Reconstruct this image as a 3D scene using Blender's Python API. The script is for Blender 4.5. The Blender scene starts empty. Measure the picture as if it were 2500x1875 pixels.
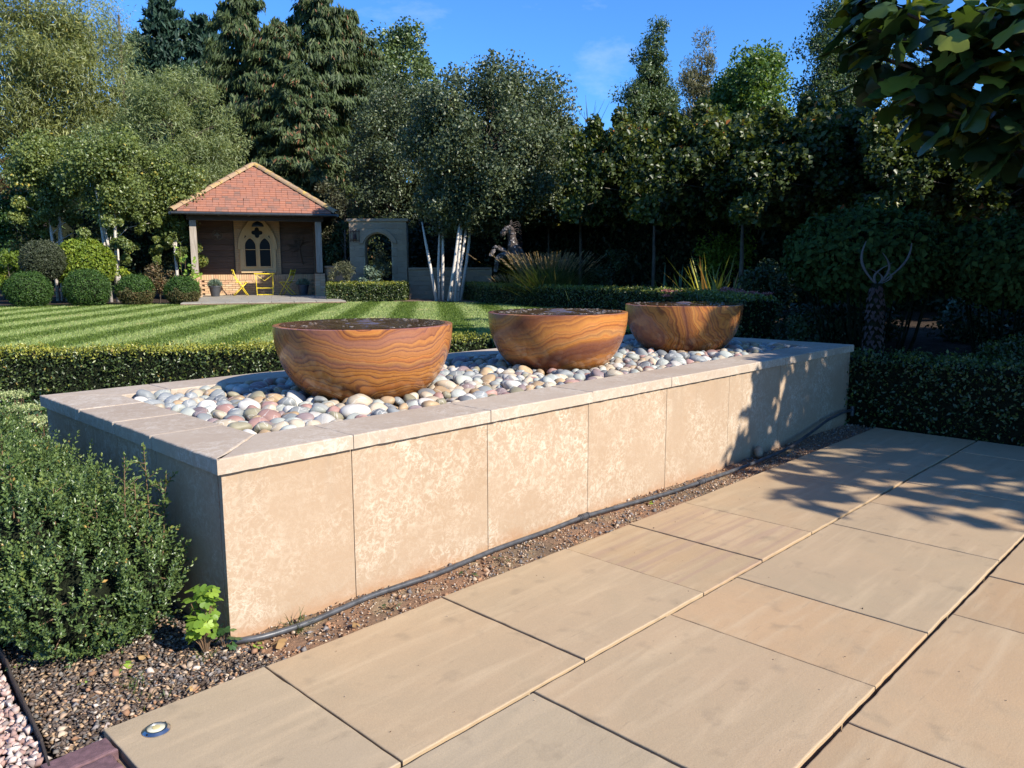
import bpy, bmesh, math, random
import numpy as np
from mathutils import Vector, Matrix, Euler
rng = np.random.default_rng(7)
random.seed(7)
sc = bpy.context.scene
COL = sc.collection
R = math.radians

# ------------------------------------------------------------------ camera
CAM = np.array([-1.41406, -3.08696, 1.56778])
YAW, PITCH, ROLL, FPX = 0.7733, -0.1454, -0.0030, 1917.63
FW = np.array([math.cos(YAW)*math.cos(PITCH), math.sin(YAW)*math.cos(PITCH), math.sin(PITCH)])
_r = np.array([math.sin(YAW), -math.cos(YAW), 0.0]); _u = np.cross(_r, FW)
RT = math.cos(ROLL)*_r + math.sin(ROLL)*_u
UP = -math.sin(ROLL)*_r + math.cos(ROLL)*_u
cam = bpy.data.cameras.new('camera'); camo = bpy.data.objects.new('camera', cam); COL.objects.link(camo)
cam.sensor_width = 36; cam.lens = 36*FPX/2500; cam.clip_end = 2000; cam.clip_start = 0.05
M = Matrix(((RT[0], UP[0], -FW[0], CAM[0]), (RT[1], UP[1], -FW[1], CAM[1]), (RT[2], UP[2], -FW[2], CAM[2]), (0, 0, 0, 1)))
camo.matrix_world = M
sc.camera = camo
KS = 2500/2212
def ray(x, y): return FW + RT*((x*KS-1250)/FPX) - UP*((y*KS-937.5)/FPX)
def at(x, y, z=0.0):
    d = ray(x, y); return CAM + d*((z-CAM[2])/d[2])
def dp(x, y, D): return CAM + ray(x, y)*D
def proj(X):
    d = np.atleast_2d(X)-CAM; z = d@FW
    return np.stack([(1250+FPX*(d@RT)/z)/KS, (937.5-FPX*(d@UP)/z)/KS, z], 1)

# ------------------------------------------------------------------ world, sun, exposure
SUN_EL, SUN_ROT = R(34), math.atan2(0.16, -0.987)
sd = np.array([math.sin(SUN_ROT)*math.cos(SUN_EL), math.cos(SUN_ROT)*math.cos(SUN_EL), math.sin(SUN_EL)])
w = bpy.data.worlds.new('World'); sc.world = w; w.use_nodes = True
nt = w.node_tree; nt.nodes.clear()
sky = nt.nodes.new('ShaderNodeTexSky'); sky.sky_type = 'NISHITA'; sky.sun_disc = False
sky.sun_elevation = SUN_EL; sky.sun_rotation = SUN_ROT; sky.air_density = 1.0; sky.dust_density = 0.15; sky.ozone_density = 2.0; sky.altitude = 50
bg = nt.nodes.new('ShaderNodeBackground'); bg.inputs[1].default_value = 0.10
out = nt.nodes.new('ShaderNodeOutputWorld')
tc = nt.nodes.new('ShaderNodeTexCoord')
mp = nt.nodes.new('ShaderNodeMapping'); mp.inputs['Scale'].default_value = (2.2, 5.0, 9.0); mp.inputs['Rotation'].default_value = (0.2, 0.35, 0.5)
cn = nt.nodes.new('ShaderNodeTexNoise'); cn.inputs['Scale'].default_value = 1.3; cn.inputs['Detail'].default_value = 8; cn.inputs['Roughness'].default_value = 0.62
cr = nt.nodes.new('ShaderNodeValToRGB'); cr.color_ramp.elements[0].position = 0.60; cr.color_ramp.elements[1].position = 0.92
cr.color_ramp.elements[1].color = (0.30, 0.30, 0.30, 1)
mx = nt.nodes.new('ShaderNodeMix'); mx.data_type = 'RGBA'
mx.inputs['B'].default_value = (7.5, 7.8, 8.2, 1)
nt.links.new(tc.outputs['Generated'], mp.inputs[0]); nt.links.new(mp.outputs[0], cn.inputs['Vector']); nt.links.new(cn.outputs[0], cr.inputs[0])
tn = nt.nodes.new('ShaderNodeMix'); tn.data_type = 'RGBA'; tn.blend_type = 'MULTIPLY'; tn.inputs['Factor'].default_value = 1; tn.inputs['B'].default_value = (0.39, 0.80, 1.34, 1)
nt.links.new(sky.outputs[0], tn.inputs['A']); nt.links.new(cr.outputs[0], mx.inputs['Factor']); nt.links.new(tn.outputs['Result'], mx.inputs['A'])
nt.links.new(mx.outputs['Result'], bg.inputs[0]); nt.links.new(bg.outputs[0], out.inputs[0])
sl = bpy.data.lights.new('sun', 'SUN'); sl.energy = 5.0; sl.angle = R(0.55); sl.color = (1.0, 0.93, 0.82)
so = bpy.data.objects.new('sun', sl); COL.objects.link(so)
so.rotation_euler = Vector(sd).to_track_quat('Z', 'Y').to_euler(); so.location = (0, -10, 20)
vs = sc.view_settings; vs.view_transform = 'Standard'; vs.look = 'None'; vs.exposure = 0.86; vs.gamma = 1; vs.use_curve_mapping = False
sc.render.engine = 'CYCLES'
cy = sc.cycles; cy.max_bounces = 6; cy.diffuse_bounces = 3; cy.glossy_bounces = 3; cy.transmission_bounces = 4; cy.transparent_max_bounces = 6
cy.use_denoising = True; cy.caustics_reflective = False; cy.caustics_refractive = False

# ------------------------------------------------------------------ helpers: objects
def tag(o, label=None, cat=None, group=None, kind=None):
    if label: o['label'] = label
    if cat: o['category'] = cat
    if group: o['group'] = group
    if kind: o['kind'] = kind
    return o
def empty(name, loc=(0, 0, 0), rz=0.0, label=None, cat=None, group=None):
    o = bpy.data.objects.new(name, None); COL.objects.link(o); o.location = Vector([float(a) for a in loc]); o.rotation_euler = (0, 0, rz)
    o.empty_display_size = 0.1
    return tag(o, label, cat, group)
def link(name, me, parent=None, mat=None):
    o = bpy.data.objects.new(name, me); COL.objects.link(o)
    if mat is not None and len(me.materials) == 0: me.materials.append(mat)
    if parent is not None: o.parent = parent
    return o
def copy_tree(o, parent=None):
    c = o.copy(); COL.objects.link(c); c.parent = parent
    for ch in list(o.children): copy_tree(ch, c)
    return c
def rot(axis, a): return np.array(Matrix.Rotation(a, 3, axis))
def unit(a):
    a = np.asarray(a, float); n = np.linalg.norm(a, axis=-1, keepdims=True); return a/np.maximum(n, 1e-9)

class MB:
    def __init__(s): s.v = []; s.f = []; s.n = 0
    def add(s, V, F, M=None, t=None):
        V = np.asarray(V, float)
        if M is not None: V = V@np.asarray(M).T
        if t is not None: V = V+np.asarray(t)
        s.v.append(V); s.f += [tuple(i+s.n for i in f) for f in F]; s.n += len(V); return s
    def box(s, c, size, M=None):
        x, y, z = np.array(size)/2
        V = np.array([(-x, -y, -z), (x, -y, -z), (x, y, -z), (-x, y, -z), (-x, -y, z), (x, -y, z), (x, y, z), (-x, y, z)])
        return s.add(V, [(0, 3, 2, 1), (4, 5, 6, 7), (0, 1, 5, 4), (1, 2, 6, 5), (2, 3, 7, 6), (3, 0, 4, 7)], M, c)
    def cbox(s, c, size, ch=0.005, M=None):
        x, y, z = np.array(size)/2; V = []
        for (zz, i) in ((-z, ch), (-z+ch, 0), (z-ch, 0), (z, ch)):
            V += [(-x+i, -y+i, zz), (x-i, -y+i, zz), (x-i, y-i, zz), (-x+i, y-i, zz)]
        F = [(3, 2, 1, 0), (12, 13, 14, 15)]
        for k in range(3):
            for j in range(4): F.append((k*4+j, k*4+(j+1) % 4, k*4+4+(j+1) % 4, k*4+4+j))
        return s.add(V, F, M, c)
    def tube(s, pts, rad, n=6, cap=True):
        pts = np.asarray(pts, float); m = len(pts); rad = np.broadcast_to(np.asarray(rad, float), (m,))
        T = np.gradient(pts, axis=0) if m > 2 else np.repeat([pts[1]-pts[0]], 2, 0)
        T = unit(T); ref = np.array([0, 0, 1.0]) if abs(T[0][2]) < 0.9 else np.array([1.0, 0, 0])
        V = []
        for p, t, q in zip(pts, T, rad):
            a = unit(np.cross(t, ref)); b = np.cross(t, a); ref = unit(np.cross(a, t)) if False else ref
            for k in range(n):
                an = 2*math.pi*k/n; V.append(p+q*(math.cos(an)*a+math.sin(an)*b))
        F = []
        for i in range(m-1):
            for k in range(n): F.append((i*n+k, i*n+(k+1) % n, (i+1)*n+(k+1) % n, (i+1)*n+k))
        if cap: F.append(tuple(range(n))[::-1]); F.append(tuple((m-1)*n+k for k in range(n)))
        return s.add(V, F)
    def lathe(s, prof, n=24, c=(0, 0, 0), M=None, closed=False):
        V = []; m = len(prof)
        for r_, z_ in prof:
            for k in range(n):
                a = 2*math.pi*k/n; V.append((r_*math.cos(a), r_*math.sin(a), z_))
        F = []
        for i in range(m-1):
            for k in range(n): F.append((i*n+k, i*n+(k+1) % n, (i+1)*n+(k+1) % n, (i+1)*n+k))
        if not closed:
            F.append(tuple(range(n))[::-1]); F.append(tuple((m-1)*n+k for k in range(n)))
        return s.add(V, F, M, c)
    def slab(s, poly, z0, z1, ch=0.006, jit=0.0, step=0.06, seed=0, tilt=0.0):
        """a stone cut to an outline: worn arris, slightly uneven edges"""
        rg = np.random.default_rng(seed); P = []
        poly = [np.array(p, float) for p in poly]
        ar = sum(a[0]*b[1]-a[1]*b[0] for a, b in zip(poly, poly[1:]+poly[:1]))
        if ar < 0: poly = poly[::-1]
        for a, b in zip(poly, poly[1:]+poly[:1]):
            L = np.linalg.norm(b-a); k = max(1, int(L/step)); d = (b-a)/L; nn = np.array([d[1], -d[0]])
            for i in range(k):
                j = rg.normal(0, jit) if i else 0.0
                P.append((a+(b-a)*i/k+nn*min(j, jit), nn))
        n = len(P); Q = np.array([p for p, _ in P]); cen = Q.mean(0)
        nx = np.roll(Q, -1, 0)-np.roll(Q, 1, 0); nx = unit(nx); N = np.stack([nx[:, 1], -nx[:, 0]], 1)
        chs = ch*(1+0.5*rg.random(n))[:, None]
        def lift(A, z): return np.column_stack([A, np.full(n, z)])
        V = np.vstack([lift(Q, z0), lift(Q, z1-ch), lift(Q-N*chs*0.35, z1-ch*0.35), lift(Q-N*chs*1.2, z1)])
        if tilt: V[n:, 2] += (V[n:, :2]-cen)@rg.normal(0, tilt, 2)
        F = [tuple(range(n))[::-1], tuple(range(3*n, 4*n))]
        for k in range(3):
            for i in range(n): F.append((k*n+i, k*n+(i+1) % n, (k+1)*n+(i+1) % n, (k+1)*n+i))
        return s.add(V, F)
    def mesh(s, name, smooth=False, auto=None):
        me = bpy.data.meshes.new(name); me.from_pydata(np.vstack(s.v).tolist(), [], s.f); me.update()
        if smooth:
            me.polygons.foreach_set('use_smooth', np.ones(len(me.polygons), bool))
            if auto is not None: me.set_sharp_from_angle(angle=R(auto))
        return me
    def build(s, name, mat, parent=None, smooth=False, auto=None): return link(name, s.mesh(name, smooth, auto), parent, mat)

def raw_mesh(name, V, T, tint=None, smooth=False, nper=3):
    V = np.asarray(V, np.float32); T = np.asarray(T, np.int32)
    me = bpy.data.meshes.new(name); me.vertices.add(len(V)); me.vertices.foreach_set('co', V.ravel())
    me.loops.add(T.size); me.loops.foreach_set('vertex_index', T.ravel())
    me.polygons.add(len(T)); me.polygons.foreach_set('loop_start', np.arange(0, T.size, nper, dtype=np.int32))
    if tint is not None:
        if tint.ndim == 1:
            a = me.attributes.new('tint', 'FLOAT', 'POINT'); a.data.foreach_set('value', tint.astype(np.float32))
        else:
            a = me.attributes.new('col', 'FLOAT_COLOR', 'POINT'); a.data.foreach_set('color', tint.astype(np.float32).ravel())
    me.update(calc_edges=True)
    if smooth: me.polygons.foreach_set('use_smooth', np.ones(len(me.polygons), bool))
    return me
def leaf_mesh(name, pos, axis, nrm, L, W, tint, fold=0.25, mid=0.45):
    """many small folded leaves: base, two edges, tip"""
    n = len(pos); axis = unit(axis); side = unit(np.cross(nrm, axis)); nrm = np.cross(axis, side)
    L = np.broadcast_to(L, (n,))[:, None]; W = np.broadcast_to(W, (n,))[:, None]
    b = pos-axis*L*0.5; t = pos+axis*L*0.5-nrm*L*0.06; m = pos-axis*L*(0.5-mid)
    lft = m+side*W*0.5+nrm*W*fold; rgt = m-side*W*0.5+nrm*W*fold
    V = np.stack([b, rgt, t, lft], 1).reshape(-1, 3)
    i = np.arange(n)*4
    T = np.stack([np.stack([i, i+1, i+2], 1), np.stack([i, i+2, i+3], 1)], 1).reshape(-1, 3)
    return raw_mesh(name, V, T, np.repeat(np.broadcast_to(tint, (n,)), 4))
def rdir(n): return unit(rng.normal(size=(n, 3)))
def blade_mesh(name, base, tipv, wid, tint, segs=4, droop=0.3):
    """strap leaves / grass blades: base, direction*length, width; curved by gravity"""
    n = len(base); L = np.linalg.norm(tipv, axis=1, keepdims=True)
    side = unit(np.cross(tipv, [0, 0, 1.0])+1e-6); V = []
    for k in range(segs+1):
        t = k/segs; p = base+tipv*t-np.array([0, 0, 1.0])*(L*np.reshape(droop, (-1, 1))*t*t)
        wd = np.reshape(wid, (-1, 1))*(1-t**1.6)*0.5+0.0004
        V += [p-side*wd, p+side*wd]
    V = np.stack(V, 1).reshape(-1, 3); i = np.arange(n)*(2*(segs+1)); Q = []
    for k in range(segs): Q.append(np.stack([i+2*k, i+2*k+1, i+2*k+3, i+2*k+2], 1))
    Q = np.stack(Q, 1).reshape(-1, 4)
    return raw_mesh(name, V, Q, np.repeat(np.broadcast_to(tint, (n,)), 2*(segs+1)), nper=4)

# ------------------------------------------------------------------ helpers: materials
def mat_new(name):
    m = bpy.data.materials.new(name); m.use_nodes = True; n = m.node_tree; b = n.nodes['Principled BSDF']; return m, n, b
def ramp(n, fac, cols, interp='LINEAR'):
    r_ = n.nodes.new('ShaderNodeValToRGB'); e = r_.color_ramp.elements; r_.color_ramp.interpolation = interp
    while len(e) < len(cols): e.new(0.5)
    for k, (p, c) in enumerate(cols):
        e[k].position = p; e[k].color = (*c, 1) if len(c) == 3 else c
    if fac is not None: n.links.new(fac, r_.inputs[0])
    return r_.outputs[0]
def noise(n, vec, scale, detail=4, rough=0.55, dist=0.0):
    t = n.nodes.new('ShaderNodeTexNoise'); t.inputs['Scale'].default_value = scale; t.inputs['Detail'].default_value = detail
    t.inputs['Roughness'].default_value = rough; t.inputs['Distortion'].default_value = dist
    if vec is not None: n.links.new(vec, t.inputs['Vector'])
    return t.outputs[0]
def mix(n, a, b, f, mode='MIX'):
    m = n.nodes.new('ShaderNodeMix'); m.data_type = 'RGBA'; m.blend_type = mode
    for s_, v in (('Factor', f), ('A', a), ('B', b)):
        if hasattr(v, 'links'): n.links.new(v, m.inputs[s_])
        else: m.inputs[s_].default_value = v if s_ == 'Factor' else (*v, 1)
    return m.outputs['Result']
def math_(n, op, a, b=None, c=None):
    m = n.nodes.new('ShaderNodeMath'); m.operation = op
    for k, v in enumerate((a, b, c)):
        if v is None: continue
        if hasattr(v, 'links'): n.links.new(v, m.inputs[k])
        else: m.inputs[k].default_value = v
    return m.outputs[0]
def coords(n, kind='Object'):
    t = n.nodes.new('ShaderNodeTexCoord'); return t.outputs[kind]
def worldpos(n):
    g_ = n.nodes.new('ShaderNodeNewGeometry'); return g_.outputs['Position']
def orand(n):
    o = n.nodes.new('ShaderNodeObjectInfo'); return o.outputs['Random']
def mapped(n, vec, scale=(1, 1, 1), rot_=(0, 0, 0), loc=(0, 0, 0)):
    m = n.nodes.new('ShaderNodeMapping'); m.inputs['Scale'].default_value = scale; m.inputs['Rotation'].default_value = rot_; m.inputs['Location'].default_value = loc
    n.links.new(vec, m.inputs[0]); return m.outputs[0]
def bump(n, b, h, strength=0.3, dist=0.01):
    k = n.nodes.new('ShaderNodeBump'); k.inputs['Strength'].default_value = strength; k.inputs['Distance'].default_value = dist
    n.links.new(h, k.inputs['Height']); n.links.new(k.outputs[0], b.inputs['Normal'])
def plain(name, col, rough=0.6, metal=0.0, var=0.25, scale=12, bstr=0.15, bdist=0.004, spec=0.5):
    m, n, b = mat_new(name); v = worldpos(n)
    f = noise(n, v, scale, 5); dk = tuple(c*(1-var) for c in col); lt = tuple(min(1, c*(1+var)) for c in col)
    n.links.new(ramp(n, f, [(0.3, dk), (0.7, lt)]), b.inputs['Base Color'])
    b.inputs['Roughness'].default_value = rough; b.inputs['Metallic'].default_value = metal; b.inputs['Specular IOR Level'].default_value = spec
    if bstr: bump(n, b, noise(n, v, scale*5, 4), bstr, bdist)
    return m
def leafmat(name, cols, trans=0.28, rough=0.5, spec=0.4, tcol=1.6):
    """cols: ramp over the per-leaf tint; thin leaves let some light through"""
    m, n, b = mat_new(name)
    a = n.nodes.new('ShaderNodeAttribute'); a.attribute_name = 'tint'
    c = ramp(n, a.outputs['Fac'], cols)
    n.links.new(c, b.inputs['Base Color']); b.inputs['Roughness'].default_value = rough; b.inputs['Specular IOR Level'].default_value = spec
    t = n.nodes.new('ShaderNodeBsdfTranslucent')
    n.links.new(mix(n, c, (tcol, tcol*0.95, tcol*0.45), 1.0, 'MULTIPLY'), t.inputs[0])
    s = n.nodes.new('ShaderNodeMixShader'); s.inputs[0].default_value = trans
    o = n.nodes['Material Output']; n.links.new(b.outputs[0], s.inputs[1]); n.links.new(t.outputs[0], s.inputs[2]); n.links.new(s.outputs[0], o.inputs[0])
    return m

# ------------------------------------------------------------------ stone, timber, metal materials
def m_paving():
    m, n, b = mat_new('sandstone_paving'); v = worldpos(n); o = orand(n)
    wv = n.nodes.new('ShaderNodeVectorMath'); wv.operation = 'MULTIPLY_ADD'
    n.links.new(o, wv.inputs[0]); wv.inputs[1].default_value = (37, 61, 11); n.links.new(v, wv.inputs[2])
    p = wv.outputs[0]
    base = ramp(n, o, [(0.0, (0.39, 0.275, 0.17)), (0.3, (0.36, 0.245, 0.145)), (0.5, (0.37, 0.28, 0.185)), (0.7, (0.41, 0.275, 0.16)), (0.85, (0.35, 0.28, 0.195)), (1, (0.37, 0.26, 0.155))])
    cl = noise(n, p, 1.6, 6, 0.6, 0.6)
    c = mix(n, base, (0.32, 0.25, 0.165), ramp(n, cl, [(0.42, (0, 0, 0)), (0.72, (0.75, 0.75, 0.75))]))
    band = noise(n, mapped(n, p, (1.1, 9, 1), (0, 0, 0.12)), 1.5, 3, 0.5, 0.5)
    c = mix(n, c, (0.47, 0.36, 0.24), ramp(n, band, [(0.5, (0, 0, 0)), (0.75, (0.5, 0.5, 0.5))]))
    b2 = noise(n, mapped(n, p, (0.8, 16, 1), (0, 0, -0.08)), 1.3, 2, 0.4, 0.3)
    sel = math_(n, 'MULTIPLY', ramp(n, b2, [(0.5, (0, 0, 0)), (0.62, (0.6, 0.6, 0.6))]), math_(n, 'LESS_THAN', math_(n, 'FRACT', math_(n, 'MULTIPLY', o, 17.3)), 0.3))
    c = mix(n, c, (0.31, 0.21, 0.15), sel)
    st = noise(n, v, 7, 3, 0.5)
    c = mix(n, c, (0.17, 0.135, 0.095), ramp(n, st, [(0.6, (0, 0, 0)), (0.8, (0.5, 0.5, 0.5))]))
    scr = noise(n, mapped(n, v, (3, 40, 1), (0, 0, 0.6)), 2.0, 4, 0.6, 0.8)
    c = mix(n, c, (0.2, 0.155, 0.105), ramp(n, scr, [(0.63, (0, 0, 0)), (0.72, (0.35, 0.35, 0.35))]))
    big = noise(n, v, 0.9, 4, 0.6)
    c = mix(n, c, mix(n, (0.87, 0.86, 0.83), (1.17, 1.14, 1.05), big), 1.0, 'MULTIPLY')
    spk = noise(n, v, 26, 2, 0.5)
    c = mix(n, c, (0.1, 0.08, 0.06), ramp(n, spk, [(0.75, (0, 0, 0)), (0.79, (0.55, 0.55, 0.55))]))
    gr = noise(n, v, 380, 2, 0.6)
    c = mix(n, c, mix(n, (0.72, 0.72, 0.72), (1.28, 1.28, 1.28), gr), 1.0, 'MULTIPLY')
    n.links.new(c, b.inputs['Base Color'])
    n.links.new(ramp(n, cl, [(0.3, (0.55,)*3), (0.7, (0.75,)*3)]), b.inputs['Roughness']); b.inputs['Specular IOR Level'].default_value = 0.35
    h = math_(n, 'ADD', math_(n, 'MULTIPLY', noise(n, v, 5, 5), 1.0), math_(n, 'MULTIPLY', noise(n, v, 120, 3), 0.18))
    bump(n, b, h, 0.55, 0.007)
    return m
def m_limestone(name, base, pale, dark, blot=0.5, vscale=5.0, splash=False):
    m, n, b = mat_new(name); v = worldpos(n); o = orand(n)
    wv = n.nodes.new('ShaderNodeVectorMath'); wv.operation = 'MULTIPLY_ADD'
    n.links.new(o, wv.inputs[0]); wv.inputs[1].default_value = (31, 17, 43); n.links.new(v, wv.inputs[2]); p = wv.outputs[0]
    c = mix(n, base, dark, ramp(n, noise(n, p, 1.4, 3), [(0.35, (0, 0, 0)), (0.75, (0.8, 0.8, 0.8))]))
    patch = ramp(n, noise(n, p, 2.3, 5, 0.6), [(0.40, (0.12, 0.12, 0.12)), (0.66, (1, 1, 1))])
    fine = noise(n, p, vscale*3.2, 8, 0.72, 1.2)
    blob = ramp(n, fine, [(0.47, (0, 0, 0)), (0.59, (1, 1, 1))])
    c = mix(n, c, pale, math_(n, 'MULTIPLY', math_(n, 'MULTIPLY', blob, patch), math_(n, 'MULTIPLY', math_(n, 'ADD', 0.55, math_(n, 'MULTIPLY', math_(n, 'FRACT', math_(n, 'MULTIPLY', o, 7.7)), 0.6)), blot)))
    vein = math_(n, 'ABSOLUTE', math_(n, 'SUBTRACT', noise(n, p, vscale*1.6, 6, 0.65, 0.9), 0.5))
    c = mix(n, c, pale, math_(n, 'MULTIPLY', math_(n, 'MULTIPLY', ramp(n, vein, [(0.0, (1, 1, 1)), (0.018, (0, 0, 0))]), patch), blot))
    c = mix(n, c, mix(n, (0.84, 0.84, 0.84), (1.14, 1.14, 1.14), noise(n, v, 240, 3, 0.7)), 1.0, 'MULTIPLY')
    if splash:   # soil splashed up from the strip below, faint runs under the coping
        sz = n.nodes.new('ShaderNodeSeparateXYZ'); n.links.new(v, sz.inputs[0])
        lo = math_(n, 'SUBTRACT', 0.16, math_(n, 'ADD', sz.outputs[2], math_(n, 'MULTIPLY', noise(n, v, 6, 5, 0.7), 0.22)))
        c = mix(n, c, (0.33, 0.17, 0.085), ramp(n, lo, [(0.0, (0, 0, 0)), (0.14, (0.8, 0.8, 0.8))]))
        run = noise(n, mapped(n, v, (16, 16, 0.8)), 1.0, 4, 0.6)
        hi = math_(n, 'MULTIPLY', ramp(n, run, [(0.52, (0, 0, 0)), (0.7, (0.45, 0.45, 0.45))]), ramp(n, sz.outputs[2], [(0.3, (0, 0, 0)), (0.72, (1, 1, 1))]))
        c = mix(n, c, (0.27, 0.20, 0.135), hi)
    pit = ramp(n, noise(n, v, 90, 2, 0.4), [(0.68, (0, 0, 0)), (0.74, (0.35, 0.35, 0.35))])
    c = mix(n, c, dark, pit)
    n.links.new(c, b.inputs['Base Color']); b.inputs['Roughness'].default_value = 0.78; b.inputs['Specular IOR Level'].default_value = 0.25
    bump(n, b, math_(n, 'ADD', noise(n, v, 60, 5, 0.65), math_(n, 'MULTIPLY', noise(n, v, 14, 3), 0.6)), 0.35, 0.004)
    return m
M_PAVE = m_paving()
M_PANEL = m_limestone('buff_limestone_panel', (0.35, 0.253, 0.167), (0.53, 0.45, 0.345), (0.305, 0.207, 0.125), 0.9, 8.0, True)
M_COPE = m_limestone('pale_limestone_coping', (0.40, 0.322, 0.242), (0.54, 0.475, 0.39), (0.31, 0.232, 0.165), 0.8, 6)
M_ARCH = m_limestone('weathered_arch_stone', (0.29, 0.215, 0.145), (0.38, 0.32, 0.24), (0.19, 0.14, 0.095), 0.5, 6)
M_TRAC = m_limestone('golden_window_stone', (0.55, 0.4, 0.22), (0.64, 0.5, 0.32), (0.44, 0.3, 0.16), 0.4, 6)
M_PATIO = plain('grey_patio_stone', (0.27, 0.245, 0.20), 0.8, var=0.2, scale=3)
M_SOIL = plain('dark_garden_soil', (0.05, 0.036, 0.026), 0.95, var=0.45, scale=9, bstr=0.9, bdist=0.03, spec=0.1)
M_MORTAR = plain('pale_sand_mortar', (0.36, 0.28, 0.19), 0.95, var=0.15, scale=20)
M_BED = plain('sandy_bedding', (0.16, 0.11, 0.07), 0.95, var=0.4, scale=14, bstr=0.7, bdist=0.01)
M_IRON = plain('black_iron', (0.018, 0.016, 0.015), 0.5, 0.6, bstr=0.1)
M_PLASTIC = plain('grey_dusty_pipe', (0.055, 0.055, 0.058), 0.42, var=0.5, scale=18)
M_YEL = plain('yellow_powder_coat', (0.80, 0.60, 0.035), 0.4, var=0.06, scale=3, bstr=0)
M_STEEL = plain('brushed_steel', (0.55, 0.54, 0.52), 0.28, 1.0, var=0.12, scale=30, bstr=0.05)
M_POT = plain('charcoal_planter', (0.045, 0.047, 0.052), 0.55, var=0.15, scale=4)
M_BARK = plain('grey_brown_bark', (0.085, 0.066, 0.05), 0.9, var=0.45, scale=9, bstr=0.8, bdist=0.02)
M_PALEBARK = plain('smooth_grey_bark', (0.11, 0.095, 0.075), 0.85, var=0.35, scale=8, bstr=0.5, bdist=0.01)
M_TWIG = plain('tan_twig', (0.16, 0.095, 0.05), 0.8, var=0.3, scale=20)
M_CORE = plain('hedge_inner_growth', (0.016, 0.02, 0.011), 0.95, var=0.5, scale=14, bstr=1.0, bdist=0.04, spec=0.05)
def m_birch():
    m, n, b = mat_new('white_birch_bark'); v = worldpos(n)
    c = mix(n, (0.62, 0.58, 0.52), (0.42, 0.36, 0.30), noise(n, v, 5, 4))
    k = noise(n, mapped(n, v, (6, 6, 26)), 1.6, 3, 0.5)
    c = mix(n, c, (0.05, 0.04, 0.035), ramp(n, k, [(0.62, (0, 0, 0)), (0.68, (0.9, 0.9, 0.9))]))
    n.links.new(c, b.inputs['Base Color']); b.inputs['Roughness'].default_value = 0.75; return m
M_BIRCH = m_birch()
def m_oak(name, c0, c1, along=(1, 1, 14)):
    m, n, b = mat_new(name); v = coords(n)
    o = orand(n)
    g1 = noise(n, mapped(n, v, along), 3.0, 6, 0.65, 0.3)
    c = ramp(n, g1, [(0.3, c0), (0.7, c1)])
    c = mix(n, c, mix(n, (0.7, 0.7, 0.7), (1.25, 1.2, 1.15), o), 1.0, 'MULTIPLY')
    n.links.new(c, b.inputs['Base Color']); b.inputs['Roughness'].default_value = 0.75
    bump(n, b, g1, 0.4, 0.006); return m
M_OAKPOST = m_oak('weathered_grey_oak', (0.2, 0.165, 0.125), (0.42, 0.37, 0.31), (14, 14, 0.8))
M_OAKBOARD = m_oak('dark_stained_board', (0.07, 0.04, 0.026), (0.16, 0.095, 0.062), (0.8, 14, 14))
M_BEAM = m_oak('dark_beam', (0.03, 0.022, 0.016), (0.07, 0.05, 0.036), (0.8, 14, 14))
def m_brick(name, cols, rough=0.85):
    m, n, b = mat_new(name); v = worldpos(n); o = orand(n)
    a = n.nodes.new('ShaderNodeAttribute'); a.attribute_name = 'tint'
    f = math_(n, 'FRACT', math_(n, 'ADD', o, a.outputs['Fac']))
    c = ramp(n, f, cols)
    c = mix(n, c, mix(n, (0.75, 0.75, 0.75), (1.2, 1.2, 1.2), noise(n, v, 30, 5, 0.7)), 1.0, 'MULTIPLY')
    n.links.new(c, b.inputs['Base Color']); b.inputs['Roughness'].default_value = rough; b.inputs['Specular IOR Level'].default_value = 0.25
    bump(n, b, noise(n, v, 60, 4), 0.4, 0.003); return m
M_BRICK = m_brick('buff_brick', [(0, (0.52, 0.33, 0.19)), (0.4, (0.56, 0.38, 0.22)), (0.7, (0.50, 0.30, 0.18)), (1, (0.58, 0.42, 0.27))])
M_TILE = m_brick('red_clay_tile', [(0, (0.34, 0.145, 0.092)), (0.3, (0.31, 0.14, 0.093)), (0.55, (0.28, 0.135, 0.095)), (0.68, (0.21, 0.12, 0.09)), (0.76, (0.36, 0.15, 0.09)), (1, (0.31, 0.15, 0.105))])
M_PURPLE = plain('purple_clay_paver', (0.13, 0.07, 0.075), 0.85, var=0.3, scale=40, bstr=0.5)
def m_hip():
    m, n, b = mat_new('lichened_ridge_tile'); v = worldpos(n)
    c = mix(n, (0.36, 0.235, 0.13), (0.22, 0.15, 0.095), noise(n, v, 4, 4))
    c = mix(n, c, (0.50, 0.33, 0.06), ramp(n, noise(n, v, 2.6, 6, 0.7), [(0.52, (0, 0, 0)), (0.66, (0.9, 0.9, 0.9))]))
    c = mix(n, c, (0.42, 0.4, 0.34), ramp(n, noise(n, v, 17, 4, 0.6), [(0.62, (0, 0, 0)), (0.7, (0.7, 0.7, 0.7))]))
    n.links.new(c, b.inputs['Base Color']); b.inputs['Roughness'].default_value = 0.9; bump(n, b, noise(n, v, 30, 4), 0.4, 0.006); return m
M_HIP = m_hip()
def m_glass_dark():
    m, n, b = mat_new('dark_window_glass'); b.inputs['Base Color'].default_value = (0.006, 0.006, 0.007, 1); b.inputs['Roughness'].default_value = 0.35; b.inputs['Specular IOR Level'].default_value = 0.12
    bump(n, b, noise(n, worldpos(n), 3, 2), 0.05, 0.01); return m
M_PANE = m_glass_dark()
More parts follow.
